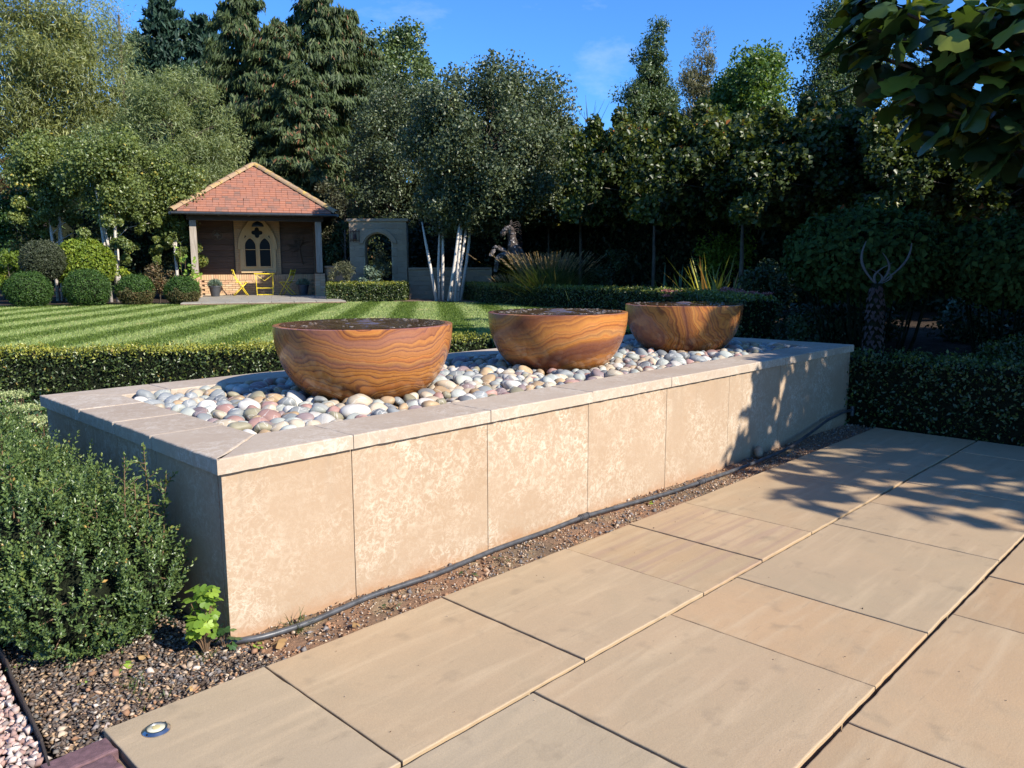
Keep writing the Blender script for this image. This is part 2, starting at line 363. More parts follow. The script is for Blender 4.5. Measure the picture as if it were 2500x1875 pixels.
def m_bowl(name, kind, seed):
    """polished rainbow sandstone: bent sediment bands with fine dark lines"""
    m, n, b = mat_new(name); v = mapped(n, coords(n), (1, 1, 1), (0, 0, 0), (0, 0, 0))
    off = mapped(n, v, (1, 1, 1), (0, 0, 0), (seed*3.1, seed*1.7, seed*0.9))
    wn = n.nodes.new('ShaderNodeTexNoise'); wn.inputs['Scale'].default_value = 2.0; wn.inputs['Detail'].default_value = 3; wn.inputs['Roughness'].default_value = 0.5
    n.links.new(off, wn.inputs['Vector'])
    w2 = n.nodes.new('ShaderNodeTexNoise'); w2.inputs['Scale'].default_value = 7.0; w2.inputs['Detail'].default_value = 3; n.links.new(off, w2.inputs['Vector'])
    sep = n.nodes.new('ShaderNodeSeparateXYZ'); n.links.new(v, sep.inputs[0]); X, Y, Z = sep.outputs
    A = lambda a, b_: math_(n, 'ADD', a, b_)
    Mu = lambda a, b_: math_(n, 'MULTIPLY', a, b_)
    wob = A(Mu(math_(n, 'SUBTRACT', wn.outputs[0], 0.5), (0.34, 0.26, 0.5)[kind]), Mu(math_(n, 'SUBTRACT', w2.outputs[0], 0.5), 0.05))
    # along = across the face towards the viewer's right
    al = A(Mu(X, 0.72), Mu(Y, -0.69))
    if kind == 0:      # folded: bands sag below the rim like the inside of a bowl
        dx = Mu(A(al, -0.10), 0.78); dz = Mu(A(Z, -0.62), 1.25)
        s = math_(n, 'SQRT', A(Mu(dx, dx), Mu(dz, dz)))
    elif kind == 1:    # gently tilted beds
        s = A(Z, Mu(al, -0.22))
    else:              # steep beds bending over
        s = A(Mu(al, 0.9), Mu(Z, 0.35))
    s = A(s, wob)
    n1 = n.nodes.new('ShaderNodeTexNoise'); n1.noise_dimensions = '1D'; n1.inputs['Scale'].default_value = 7.0; n1.inputs['Detail'].default_value = 3
    n.links.new(A(s, seed*2.3), n1.inputs['W'])
    c = ramp(n, n1.outputs[0], [(0.28, (0.19, 0.07, 0.038)), (0.40, (0.34, 0.125, 0.036)), (0.50, (0.47, 0.195, 0.045)), (0.58, (0.42, 0.145, 0.04)), (0.66, (0.52, 0.24, 0.06)), (0.76, (0.26, 0.10, 0.06))])
    freq = {0: 34, 1: 24, 2: 28}[kind]
    n2 = n.nodes.new('ShaderNodeTexNoise'); n2.noise_dimensions = '1D'; n2.inputs['Scale'].default_value = freq*0.5; n2.inputs['Detail'].default_value = 2
    n.links.new(A(s, 5.1), n2.inputs['W'])
    fr = math_(n, 'FRACT', A(Mu(s, freq), Mu(n2.outputs[0], 1.6)))
    line = ramp(n, fr, [(0.0, (0, 0, 0)), (0.45, (0.12, 0.12, 0.12)), (0.78, (0.6, 0.6, 0.6)), (0.90, (1, 1, 1)), (0.98, (0.95, 0.95, 0.95)), (1.0, (0, 0, 0))])
    lstr = mix(n, (0.55, 0.55, 0.55), (1.1, 1.1, 1.1), noise(n, off, 3.0, 3))
    amt = 1.0 if kind == 0 else (0.55 if kind == 1 else 0.8)
    c = mix(n, c, (0.10, 0.03, 0.022), Mu(Mu(line, lstr), amt))
    n3 = n.nodes.new('ShaderNodeTexNoise'); n3.noise_dimensions = '1D'; n3.inputs['Scale'].default_value = 3.2; n.links.new(A(s, 9.4+seed), n3.inputs['W'])
    c = mix(n, c, (0.22, 0.095, 0.075), ramp(n, n3.outputs[0], [(0.58, (0, 0, 0)), (0.66, (0.65, 0.65, 0.65))]))
    c = mix(n, c, mix(n, (0.82, 0.82, 0.82), (1.15, 1.15, 1.15), noise(n, v, 55, 4, 0.7)), 1.0, 'MULTIPLY')
    n.links.new(c, b.inputs['Base Color'])
    n.links.new(ramp(n, noise(n, off, 9, 4), [(0.3, (0.16,)*3), (0.7, (0.36,)*3)]), b.inputs['Roughness']); b.inputs['Specular IOR Level'].default_value = 0.35
    b.inputs['Coat Weight'].default_value = 0.22; b.inputs['Coat Roughness'].default_value = 0.04
    bump(n, b, math_(n, 'ADD', noise(n, mapped(n, v, (1, 1, 0.4)), 16, 3), Mu(line, 0.1)), 0.05, 0.01)
    return m
def m_water():
    m, n, b = mat_new('bowl_water'); v = coords(n)
    b.inputs['Base Color'].default_value = (0.085, 0.05, 0.028, 1); b.inputs['Roughness'].default_value = 0.03; b.inputs['IOR'].default_value = 1.33
    h = math_(n, 'ADD', noise(n, v, 14, 3, 0.5, 0.4), math_(n, 'MULTIPLY', noise(n, v, 38, 2), 0.4))
    bump(n, b, h, 0.5, 0.01); return m
M_WATER = m_water()
def m_foam():
    m, n, b = mat_new('water_bubble'); b.inputs['Base Color'].default_value = (0.30, 0.24, 0.19, 1); b.inputs['Roughness'].default_value = 0.15
    b.inputs['Transmission Weight'].default_value = 0.35; b.inputs['IOR'].default_value = 1.33; return m
M_FOAM = m_foam()
def m_pebble(attr):
    m, n, b = mat_new('beach_pebble_mixed' if attr else 'beach_pebble'); v = coords(n)
    if attr:
        a = n.nodes.new('ShaderNodeAttribute'); a.attribute_name = 'col'; c = a.outputs['Color']; v = worldpos(n)
    else:
        o = n.nodes.new('ShaderNodeObjectInfo'); c = o.outputs['Color']
        wv = n.nodes.new('ShaderNodeVectorMath'); wv.operation = 'ADD'; n.links.new(v, wv.inputs[0]); n.links.new(o.outputs['Random'], wv.inputs[1]); v = worldpos(n)
    c = mix(n, c, mix(n, (0.72, 0.72, 0.74), (1.18, 1.16, 1.12), noise(n, v, 16, 5, 0.65, 0.6)), 1.0, 'MULTIPLY')
    c = mix(n, c, (0.62, 0.58, 0.52), ramp(n, math_(n, 'ABSOLUTE', math_(n, 'SUBTRACT', noise(n, v, 7, 3, 0.5, 0.5), 0.5)), [(0.0, (0.6, 0.6, 0.6)), (0.012, (0, 0, 0))]))
    c = mix(n, c, mix(n, (0.85, 0.85, 0.85), (1.12, 1.12, 1.12), noise(n, v, 180, 2, 0.6)), 1.0, 'MULTIPLY')
    n.links.new(c, b.inputs['Base Color']); b.inputs['Roughness'].default_value = 0.55; b.inputs['Specular IOR Level'].default_value = 0.35
    bump(n, b, noise(n, v, 70, 4), 0.12, 0.003); return m
M_PEB, M_PEBS = m_pebble(False), m_pebble(True)
def m_chip():
    m, n, b = mat_new('gravel_chips'); a = n.nodes.new('ShaderNodeAttribute'); a.attribute_name = 'col'
    c = mix(n, a.outputs['Color'], mix(n, (0.7, 0.7, 0.7), (1.2, 1.2, 1.2), noise(n, worldpos(n), 120, 3)), 1.0, 'MULTIPLY')
    n.links.new(c, b.inputs['Base Color']); b.inputs['Roughness'].default_value = 0.9; b.inputs['Specular IOR Level'].default_value = 0.1; return m
M_CHIP = m_chip()

# ------------------------------------------------------------------ foliage materials (ramp over per-leaf tint)
L_BOX = leafmat('box_leaf', [(0, (0.05, 0.082, 0.03)), (0.5, (0.10, 0.155, 0.045)), (0.8, (0.17, 0.225, 0.06)), (0.93, (0.30, 0.32, 0.075)), (1, (0.46, 0.28, 0.08))], 0.28, 0.34, 0.5)
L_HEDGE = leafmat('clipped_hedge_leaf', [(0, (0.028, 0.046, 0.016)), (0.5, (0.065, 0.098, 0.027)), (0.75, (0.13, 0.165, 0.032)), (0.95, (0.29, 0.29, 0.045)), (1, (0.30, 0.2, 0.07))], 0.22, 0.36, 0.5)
L_BALL = leafmat('yew_ball_leaf', [(0, (0.02, 0.042, 0.012)), (0.6, (0.045, 0.1, 0.018)), (1, (0.10, 0.17, 0.025))], 0.2, 0.5, 0.3)
L_BALLBR = leafmat('scorched_ball_leaf', [(0, (0.03, 0.05, 0.015)), (0.5, (0.09, 0.09, 0.03)), (1, (0.19, 0.12, 0.05))], 0.2, 0.6, 0.3)
L_YELG = leafmat('golden_shrub_leaf', [(0, (0.06, 0.1, 0.015)), (0.6, (0.17, 0.24, 0.025)), (1, (0.34, 0.36, 0.04))], 0.32, 0.5, 0.3)
L_GREY = leafmat('dark_grey_green_leaf', [(0, (0.025, 0.035, 0.018)), (1, (0.075, 0.09, 0.04))], 0.15, 0.5, 0.4)
L_WILLOW = leafmat('willow_leaf', [(0, (0.10, 0.12, 0.04)), (0.6, (0.20, 0.225, 0.075)), (0.92, (0.31, 0.32, 0.10)), (1, (0.46, 0.37, 0.07))], 0.36, 0.42, 0.5)
L_WILLOWG = leafmat('grey_willow_leaf', [(0, (0.10, 0.135, 0.055)), (0.6, (0.195, 0.24, 0.095)), (1, (0.32, 0.35, 0.15))], 0.38, 0.42, 0.5)
L_BIRCH = leafmat('birch_leaf', [(0, (0.075, 0.105, 0.034)), (0.6, (0.16, 0.205, 0.06)), (0.93, (0.26, 0.30, 0.08)), (1, (0.45, 0.35, 0.06))], 0.36, 0.36, 0.5)
L_BIRCHD = leafmat('dark_birch_leaf', [(0, (0.042, 0.06, 0.032)), (0.55, (0.092, 0.12, 0.06)), (0.9, (0.175, 0.205, 0.105)), (1, (0.30, 0.33, 0.17))], 0.28, 0.40, 0.4)
L_PINE = leafmat('dark_conifer_spray', [(0, (0.012, 0.03, 0.02)), (0.7, (0.03, 0.066, 0.038)), (1, (0.06, 0.10, 0.055))], 0.1, 0.55, 0.3)
L_CEDAR = leafmat('cedar_spray', [(0, (0.035, 0.052, 0.02)), (0.6, (0.072, 0.104, 0.036)), (0.86, (0.115, 0.145, 0.05)), (0.92, (0.19, 0.11, 0.055)), (1, (0.26, 0.11, 0.055))], 0.2, 0.55, 0.3)
L_BROAD = leafmat('broad_leaf', [(0, (0.04, 0.066, 0.028)), (0.6, (0.09, 0.135, 0.05)), (1, (0.18, 0.23, 0.085))], 0.3, 0.4, 0.5)
L_LIGHT = leafmat('light_green_leaf', [(0, (0.05, 0.085, 0.02)), (0.6, (0.10, 0.17, 0.035)), (1, (0.22, 0.29, 0.06))], 0.35, 0.4, 0.45)
L_OLIVE = leafmat('olive_leaf', [(0, (0.05, 0.056, 0.03)), (0.6, (0.10, 0.11, 0.055)), (1, (0.19, 0.17, 0.09))], 0.25, 0.5, 0.4)
L_MAPLE = leafmat('maple_leaf', [(0, (0.03, 0.046, 0.016)), (0.55, (0.065, 0.092, 0.024)), (0.82, (0.125, 0.15, 0.03)), (0.91, (0.22, 0.2, 0.04)), (0.96, (0.42, 0.22, 0.05)), (1, (0.52, 0.19, 0.06))], 0.3, 0.42, 0.4)
L_DARK = leafmat('deep_green_leaf', [(0, (0.012, 0.022, 0.010)), (0.7, (0.03, 0.05, 0.018)), (1, (0.06, 0.085, 0.028))], 0.12, 0.45, 0.3)
L_LAUREL = leafmat('laurel_leaf', [(0, (0.025, 0.055, 0.018)), (0.6, (0.05, 0.105, 0.03)), (1, (0.12, 0.2, 0.05))], 0.25, 0.35, 0.5)
L_BIG = leafmat('large_lobed_leaf', [(0, (0.016, 0.034, 0.012)), (0.6, (0.03, 0.058, 0.016)), (0.9, (0.06, 0.10, 0.02)), (1, (0.22, 0.24, 0.03))], 0.3, 0.4, 0.4)
L_RED = leafmat('russet_leaf', [(0, (0.06, 0.055, 0.025)), (0.5, (0.13, 0.10, 0.04)), (1, (0.2, 0.07, 0.04))], 0.25, 0.5, 0.4)
L_LIME = leafmat('lime_leaf', [(0, (0.12, 0.22, 0.03)), (1, (0.32, 0.44, 0.06))], 0.4, 0.45, 0.4)
L_GRASS = leafmat('lawn_blade', [(0, (0.07, 0.115, 0.022)), (0.35, (0.115, 0.175, 0.03)), (0.65, (0.205, 0.265, 0.075)), (0.9, (0.28, 0.33, 0.11)), (1, (0.38, 0.33, 0.15))], 0.25, 0.5, 0.35)
L_MISC = leafmat('feathery_grass_blade', [(0, (0.05, 0.08, 0.025)), (0.6, (0.10, 0.13, 0.04)), (0.8, (0.24, 0.17, 0.08)), (1, (0.42, 0.29, 0.17))], 0.3, 0.5, 0.3)
L_PHOR = leafmat('yellow_sword_leaf', [(0, (0.05, 0.08, 0.02)), (0.5, (0.20, 0.22, 0.04)), (0.85, (0.42, 0.38, 0.06)), (1, (0.40, 0.20, 0.06))], 0.3, 0.4, 0.4)
L_BUSH = leafmat('matt_bush_leaf', [(0, (0.018, 0.036, 0.012)), (0.7, (0.038, 0.072, 0.02)), (1, (0.07, 0.11, 0.03))], 0.15, 0.75, 0.08)
L_SAGE = leafmat('sage_leaf', [(0, (0.10, 0.15, 0.11)), (1, (0.22, 0.28, 0.2))], 0.2, 0.6, 0.3)
L_PINK = leafmat('pink_flower', [(0, (0.30, 0.09, 0.10)), (1, (0.55, 0.26, 0.24))], 0.2, 0.7, 0.2)
L_SEDUM = leafmat('pale_sedum_flower', [(0, (0.18, 0.24, 0.08)), (1, (0.46, 0.48, 0.24))], 0.2, 0.7, 0.2)
L_DEAD = leafmat('fallen_leaf', [(0, (0.20, 0.11, 0.05)), (1, (0.50, 0.32, 0.13))], 0.15, 0.7, 0.3)

# ================================================================== SETTING
LZ = 0.62          # lawn level; the terrace lies lower, at 0
HPATH = [(-6.0, 10.2), (-3.0, 8.9), (at(0, 745, .74)[0]-.05, at(0, 745, .74)[1]-.3), (at(300, 742, .74)[0], at(300, 742, .74)[1]-.3), (at(590, 737, .74)[0], at(590, 737, .74)[1]-.3), (at(1030, 716, .74)[0], at(1030, 716, .74)[1]-.32), (7.6, 3.9), (8.6, 3.2)]
HX = np.array([p[0] for p in HPATH]); HY = np.array([p[1] for p in HPATH])
def sstep(a, b, x): t = np.clip((x-a)/(b-a), 0, 1); return t*t*(3-2*t)
def gz(x, y):
    """height of the bare ground"""
    x = np.asarray(x, float); y = np.asarray(y, float)
    hb = np.interp(x, HX, HY)
    up = np.maximum(sstep(-0.05, 0.35, y-hb), sstep(8.2, 9.6, x)*sstep(-8, 0.5, y+2*(x-8)))
    return -0.055+up*(LZ-0.03+0.055)
def ground():
    xs = np.concatenate([[-300, -120, -60, -30, -15, -9], np.arange(-6, 16, 0.3), [17, 19, 22, 26, 32, 42, 60, 100, 180, 320]])
    ys = np.concatenate([[-300, -120, -60, -30, -15, -9], np.arange(-6, 14, 0.3), [15, 17, 20, 24, 30, 40, 60, 100, 180, 320]])
    X, Y = np.meshgrid(xs, ys); Z = gz(X, Y)+0.012*np.sin(X*7)*np.sin(Y*9)
    V = np.stack([X, Y, Z], -1).reshape(-1, 3); nx = len(xs); Q = []
    for j in range(len(ys)-1):
        i = np.arange(nx-1)+j*nx; Q.append(np.stack([i, i+1, i+nx+1, i+nx], 1))
    o = link('ground', raw_mesh('ground', V, np.vstack(Q), nper=4, smooth=True), None, M_SOIL)
    tag(o, 'bare dark soil of the garden beds and surroundings', 'ground', kind='structure')
ground()

# ---- terrace
terrace = MB().slab([(-.62, -7.5), (6.62, -7.5), (6.62, -.31), (-.62, -.31)], -.09, -.034, 0.002).build('terrace', M_BED)
tag(terrace, 'terrace of large buff sandstone slabs in staggered rows', 'terrace', kind='structure')
rows = [(-1.21, -.318, [-.61, 0, .93, 1.85, 2.455, 3.085, 4.28, 4.885, 5.785, 6.6]),
        (-2.135, -1.22, [-.61, -.3, .605, 1.53, 2.145, 3.335, 3.96, 4.66, 5.26, 6.0, 6.6]),
        (-3.05, -2.145, [-.61, .3, 1.22, 2.43, 3.05, 3.95, 4.55, 5.75, 6.6]),
        (-3.66, -3.06, [-.61, .6, 1.5, 2.1, 3.0, 3.9, 4.8, 5.7, 6.6]),
        (-4.57, -3.67, [-.61, .3, 1.2, 2.1, 3.3, 3.9, 4.8, 5.7, 6.6]),
        (-5.48, -4.58, [-.61, .6, 1.5, 2.4, 3.0, 3.9, 4.8, 5.7, 6.6]), (-6.39, -5.49, [-.61, .3, 1.2, 2.1, 3.3, 3.9, 4.8, 5.7, 6.6])]
k = 0
for (y0, y1, xs) in rows:
    for a, b in zip(xs[:-1], xs[1:]):
        k += 1; g_ = 0.0045; dz = 0.0018*math.sin(k*2.7)
        MB().slab([(a+g_, y0+g_), (b-g_, y0+g_), (b-g_, y1-g_), (a+g_, y1-g_)], -.038, dz, 0.0035, 0.0011, 0.05, k, 0.0006).build('paving_slab', M_PAVE, terrace)

# ---- lawn
LE = [(-200, 664), (0, 661), (230, 657), (430, 655.5), (690, 653.5), (880, 652), (1000, 653), (1058, 656), (1150, 663), (1276, 671), (1353, 676), (1450, 685), (1560, 704)]
far = [at(x, y, LZ)[:2] for x, y in LE]
near = [np.array([hx, hy+0.16]) for hx, hy in zip(HX, HY)][::-1]
lawn_poly = [tuple(p) for p in far]+[tuple(p) for p in near[1:]]
lawn = MB().slab([tuple(p) for p in lawn_poly], LZ-.12, LZ, 0.01, 0, 0.4).build('lawn', None)
def m_lawn():
    m, n, b = mat_new('lawn_turf'); v = worldpos(n)
    n.links.new(ramp(n, noise(n, v, 30, 5), [(0.3, (0.05, 0.085, 0.018)), (0.7, (0.10, 0.14, 0.035))]), b.inputs['Base Color']); b.inputs['Roughness'].default_value = 0.9
    bump(n, b, noise(n, v, 90, 4), 0.8, 0.02); return m
lawn.data.materials.append(m_lawn())
tag(lawn, 'raised oval lawn mown in stripes', 'lawn', kind='structure')
def inside(poly, X, Y):
    c = np.zeros(len(X), bool); P_ = np.array(poly); j = len(P_)-1
    for i in range(len(P_)):
        xi, yi = P_[i]; xj, yj = P_[j]
        c ^= ((yi > Y) != (yj > Y)) & (X < (xj-xi)*(Y-yi)/(yj-yi+1e-12)+xi); j = i
    return c
SDIR = unit((ray(925, 581))[:2]); SNOR = np.array([-SDIR[1], SDIR[0]])
def snoise(X, Y, f=1.0, s=0):
    return (np.sin(X*1.3*f+s)+np.sin(Y*1.7*f+1.3*s)+np.sin((X+Y)*2.3*f+2*s)+np.sin((X*0.7-Y*1.9)*f*1.9+s))/4
def grass():
    n = 400000; lo = np.array(lawn_poly).min(0); hi = np.array(lawn_poly).max(0)
    P_ = rng.random((n*2, 2))*(hi-lo)+lo; d = np.linalg.norm(P_-CAM[:2], axis=1)
    P_ = P_[rng.random(len(P_)) < np.clip(11.0/d, 0.25, 1)**1.1]
    pp = proj(np.column_stack([P_, np.full(len(P_), LZ)]))
    P_ = P_[(pp[:, 0] > -250) & (pp[:, 0] < 2000) & inside(lawn_poly, P_[:, 0], P_[:, 1])]
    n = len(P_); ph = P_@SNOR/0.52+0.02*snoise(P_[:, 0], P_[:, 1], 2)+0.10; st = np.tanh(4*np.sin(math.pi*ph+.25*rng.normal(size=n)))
    d = np.linalg.norm(P_-CAM[:2], axis=1)
    h = 0.035*(0.7+0.6*rng.random(n)); lean = 0.55*st[:, None]*np.append(SDIR, 0)+rng.normal(0, 0.35, (n, 3))*[1, 1, 0]+[0, 0, 1.0]
    tip = unit(lean)*h[:, None]; base = np.column_stack([P_, np.full(n, LZ-0.004)])
    wd = 0.006*np.clip(d/9, 1, 2.4); s = unit(np.cross(tip, rng.normal(size=(n, 3))))*wd[:, None]
    V = np.stack([base-s, base+s, base+tip], 1).reshape(-1, 3)
    tint = .50+.17*st+rng.normal(0, 0.14, n)+0.07*snoise(P_[:, 0], P_[:, 1], 1.3, 2)  # light reflected by leaning blades put into the tint as pale and dark stripes
    dry = snoise(P_[:, 0], P_[:, 1], 0.9, 5)*snoise(P_[:, 0], P_[:, 1], 3.1, 1); tint = np.where(dry > 0.27, tint+0.25, tint)
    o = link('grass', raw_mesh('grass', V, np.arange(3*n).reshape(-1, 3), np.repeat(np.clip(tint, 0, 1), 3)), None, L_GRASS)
    tag(o, 'short mown grass in light and dark stripes', 'grass', kind='stuff')
grass()

# ---- gravel, chips and litter (uncountable)
t_ = (1+5**.5)/2
ICO_V = unit(np.array([(-1, t_, 0), (1, t_, 0), (-1, -t_, 0), (1, -t_, 0), (0, -1, t_), (0, 1, t_), (0, -1, -t_), (0, 1, -t_), (t_, 0, -1), (t_, 0, 1), (-t_, 0, -1), (-t_, 0, 1)]))
ICO_F = np.array([(0, 11, 5), (0, 5, 1), (0, 1, 7), (0, 7, 10), (0, 10, 11), (1, 5, 9), (5, 11, 4), (11, 10, 2), (10, 7, 6), (7, 1, 8), (3, 9, 4), (3, 4, 2), (3, 2, 6), (3, 6, 8), (3, 8, 9), (4, 9, 5), (2, 4, 11), (6, 2, 10), (8, 6, 7), (9, 8, 1)])
def rmats(n, tilt=0.5):
    yaw = rng.random(n)*2*math.pi; a = rng.normal(0, tilt, n); b = rng.normal(0, tilt, n)
    cy_, sy_ = np.cos(yaw), np.sin(yaw); z = np.zeros(n); o = np.ones(n)
    Rz = np.stack([cy_, -sy_, z, sy_, cy_, z, z, z, o], 1).reshape(-1, 3, 3)
    ca, sa = np.cos(a), np.sin(a); Rx = np.stack([o, z, z, z, ca, -sa, z, sa, ca], 1).reshape(-1, 3, 3)
    cb, sb = np.cos(b), np.sin(b); Ry = np.stack([cb, z, sb, z, o, z, -sb, z, cb], 1).reshape(-1, 3, 3)
    return Rz@Rx@Ry
CH_V = unit(np.array([(1, .1, 0), (-.1, 1, .1), (-1, -.1, 0), (.1, -1, -.1), (.1, .1, 1), (-.1, -.1, -1)], float))
CH_F = np.array([(0, 1, 4), (1, 2, 4), (2, 3, 4), (3, 0, 4), (1, 0, 5), (2, 1, 5), (3, 2, 5), (0, 3, 5)])
def chips(name, pos, size, flat, cols, wts, label, parent=None, mat=None):
    n = len(pos); sz = np.reshape(size, (-1, 1))*np.stack([0.8+0.5*rng.random(n), 0.6+0.4*rng.random(n), flat*(0.7+0.6*rng.random(n))], 1)
    V = (CH_V[None]*(1.12+rng.normal(0, 0.2, (n, 6, 1)))+rng.normal(0, .14, (n, 6, 3)))*sz[:, None, :]
    V = np.einsum('nij,nkj->nki', rmats(n, 0.45), V)+pos[:, None, :]
    ci = rng.choice(len(cols), n, p=np.array(wts)/sum(wts)); C_ = np.array(cols)[ci]*(0.75+0.5*rng.random((n, 1)))
    T = (CH_F[None]+(np.arange(n)*6)[:, None, None]).reshape(-1, 3)
    col = np.column_stack([np.repeat(C_, 6, 0), np.ones(n*6)])
    o = link(name, raw_mesh(name, V.reshape(-1, 3), T, col), parent, mat or M_CHIP)
    if parent is None: tag(o, label, name.replace('_', ' '), kind='stuff')
    else: o['kind'] = 'stuff'
    return o
PALE = [(0.42, 0.33, 0.24), (0.36, 0.25, 0.17), (0.48, 0.40, 0.33), (0.30, 0.17, 0.10), (0.13, 0.12, 0.12), (0.20, 0.18, 0.17)]
def area(n, x0, x1, y0, y1): return np.column_stack([x0+(x1-x0)*rng.random(n), y0+(y1-y0)*rng.random(n)])
xs = np.arange(-.62, 7.01, .04); ys = np.linspace(-.335, .035, 12); X, Y = np.meshgrid(xs, ys)
Z = -.046+.022*np.clip((Y+.16)/.16, 0, 1)*(.6+.4*snoise(X*2, Y*3))+.006*snoise(X*9, Y*9)+.003*rng.normal(size=X.shape)
i = (np.arange(len(xs)-1)[None]+np.arange(len(ys)-1)[:, None]*len(xs)).ravel(); nx_ = len(xs)
m, n, b = mat_new('sandy_red_soil'); v_ = worldpos(n)
c_ = mix(n, (0.17, 0.115, 0.07), (0.27, 0.15, 0.085), ramp(n, noise(n, v_, 1.3, 3), [(0.4, (0, 0, 0)), (0.6, (1, 1, 1))])); c_ = mix(n, c_, (0.34, 0.26, 0.15), ramp(n, noise(n, v_, 4, 5), [(0.55, (0, 0, 0)), (0.7, (0.8, 0.8, 0.8))])); c_ = mix(n, c_, mix(n, (.5, .5, .5), (1.4, 1.4, 1.4), noise(n, v_, 60, 5, .7)), 1.0, 'MULTIPLY')
n.links.new(c_, b.inputs['Base Color']); b.inputs['Roughness'].default_value = .95; bump(n, b, noise(n, v_, 45, 6, .7), 1.0, .02)
o = link('soil_strip', raw_mesh('soil_strip', np.stack([X, Y, Z], -1).reshape(-1, 3), np.stack([i, i+1, i+nx_+1, i+nx_], 1), nper=4, smooth=True), None, m); tag(o, 'strip of sandy reddish soil between plinth and terrace', 'soil', kind='structure')
P_ = area(5200, -.62, 7.0, -.335, .03); keep = (P_[:, 1] < 0.02); P_ = P_[keep]
mound = 0.025*np.clip((P_[:, 1]+.12)/.12, 0, 1)*(0.5+0.5*snoise(P_[:, 0]*2, P_[:, 1]*3))
far_ = P_[:, 0] > 2.0
chips('gravel_strip', np.column_stack([P_, -.046+mound+0.012*rng.random(len(P_))]), np.where(rng.random(len(P_)) < .07, .015, .0065), .7, PALE+[(0.30, 0.16, 0.09)], [2.2, 3, .9, 2.2, 2.5, 2.5, 3], 'loose gravel strip between plinth and terrace')
P_ = area(15000, -.80, .1, -.36, 1.0); ex = -.735+0.06*np.clip(P_[:, 1]-.0, -1, 1); P_ = P_[(P_[:, 0] > ex) & ~((P_[:, 0] > -.605) & (P_[:, 1] < -.325)) & ~((P_[:, 0] > 0.02) & (P_[:, 1] > 0.02))]
chips('bark_chips', np.column_stack([P_, -.05+0.02*rng.random(len(P_))]), .011, .35, [(0.085, 0.062, 0.048), (0.13, 0.10, 0.082), (0.16, 0.145, 0.13), (0.34, 0.23, 0.14)], [4, 4, 2.4, 2.2], 'dark bark and slate chips around the box shrub')
P_ = P_[rng.random(len(P_)) < .026*np.clip(1.6-1.5*(P_[:, 1]+.1), .3, 2)]
chips('pale_gravel', np.column_stack([P_, -.042+0.018*rng.random(len(P_))]), np.where(rng.random(len(P_)) < .15, .018, .010), .6, PALE[:4]+[(0.42, 0.34, 0.28)], [3, 3, 1, 2, 1], 'pale stones scattered through the bark chips')
P_ = area(9000, -1.7, -.7, -1.2, 1.1); ex = -.765+0.06*np.clip(P_[:, 1], -1, 1); P_ = P_[(P_[:, 0] < ex) & ~((P_[:, 0] > -.9) & (P_[:, 1] < -.37))]
chips('pink_gravel', np.column_stack([P_, -.045+0.03*rng.random(len(P_))]), .016, .7, [(0.42, 0.28, 0.24), (0.5, 0.38, 0.33), (0.34, 0.22, 0.19), (0.55, 0.47, 0.42), (0.25, 0.2, 0.18)], [3, 3, 2, 2, 1], 'pink gravel beyond the thin garden edging')

# edging strip, purple pavers
pts = [(-.80, -.42, -.035), (-.775, -.25, -.025), (-.75, 0.05, -.02), (-.73, .3, -.02), (-.705, .5, -.025), (-.69, .8, -.03), (-.7, 1.2, -.03)]
mb = MB()
for a, b in zip(pts[:-1], pts[1:]):
    a, b = np.array(a), np.array(b); d = b-a; L = np.linalg.norm(d[:2]); an = math.atan2(d[1], d[0]); mb.box((a+b)/2, (L+.004, .007, .07), rot('Z', an))
tag(mb.build('garden_edging', plain('rusty_edging', (0.06, 0.045, 0.035), 0.7, 0.2)), 'thin dark garden edging between pink gravel and bark', 'edging')
for (x, y, rz, d_) in ((-.715, -.435, .05, 'touching the bark chips'), (-.735, -.545, .03, 'second from the bark chips'), (-.935, -.47, .08, 'among the pink gravel'), (-.74, -.655, .02, 'third from the bark chips')):
    o = MB().slab([(-.1, -.05), (.1, -.05), (.1, .05), (-.1, .05)], -.03, .03, .006, .0018, .02, int(1e3*abs(x+y))).build('clay_paver', M_PURPLE)
    o.location = (x, y, -.025); o.rotation_euler = (0, 0, rz)
    tag(o, 'rough purple clay paver beside the corner slab, '+d_, 'paver', 'purple clay pavers by the gravel')

# ground light
gl = empty('ground_light', at(338, 1578, 0), 0, 'round steel recessed light set into the corner paving slab', 'light')
MB().lathe([(.046, 0), (.046, .004), (.036, .011), (.030, .011), (.029, .006)], 40).build('flange', M_STEEL, gl, True, 30)
m, n, b = mat_new('frosted_lens'); b.inputs['Base Color'].default_value = (.62, .58, .42, 1); b.inputs['Roughness'].default_value = .12; b.inputs['Coat Weight'].default_value = 1
lens = MB().lathe([(.029, .004), (.029, .008), (.018, .0115), (.001, .0125)], 32).build('lens', m, gl, True, 40)
MB().lathe([(.013, .0122), (.013, .0135), (.007, .0142), (.001, .0142)], 20).build('diode_ring', plain('yellowed_reflector', (.5, .42, .2), .3), gl, True, 40)
for a in (0.4, 0.4+math.pi):
    MB().lathe([(.004, .006), (.004, .0085), (.001, .009)], 10, (.040*math.cos(a), .040*math.sin(a), 0)).build('screw', M_IRON, gl)

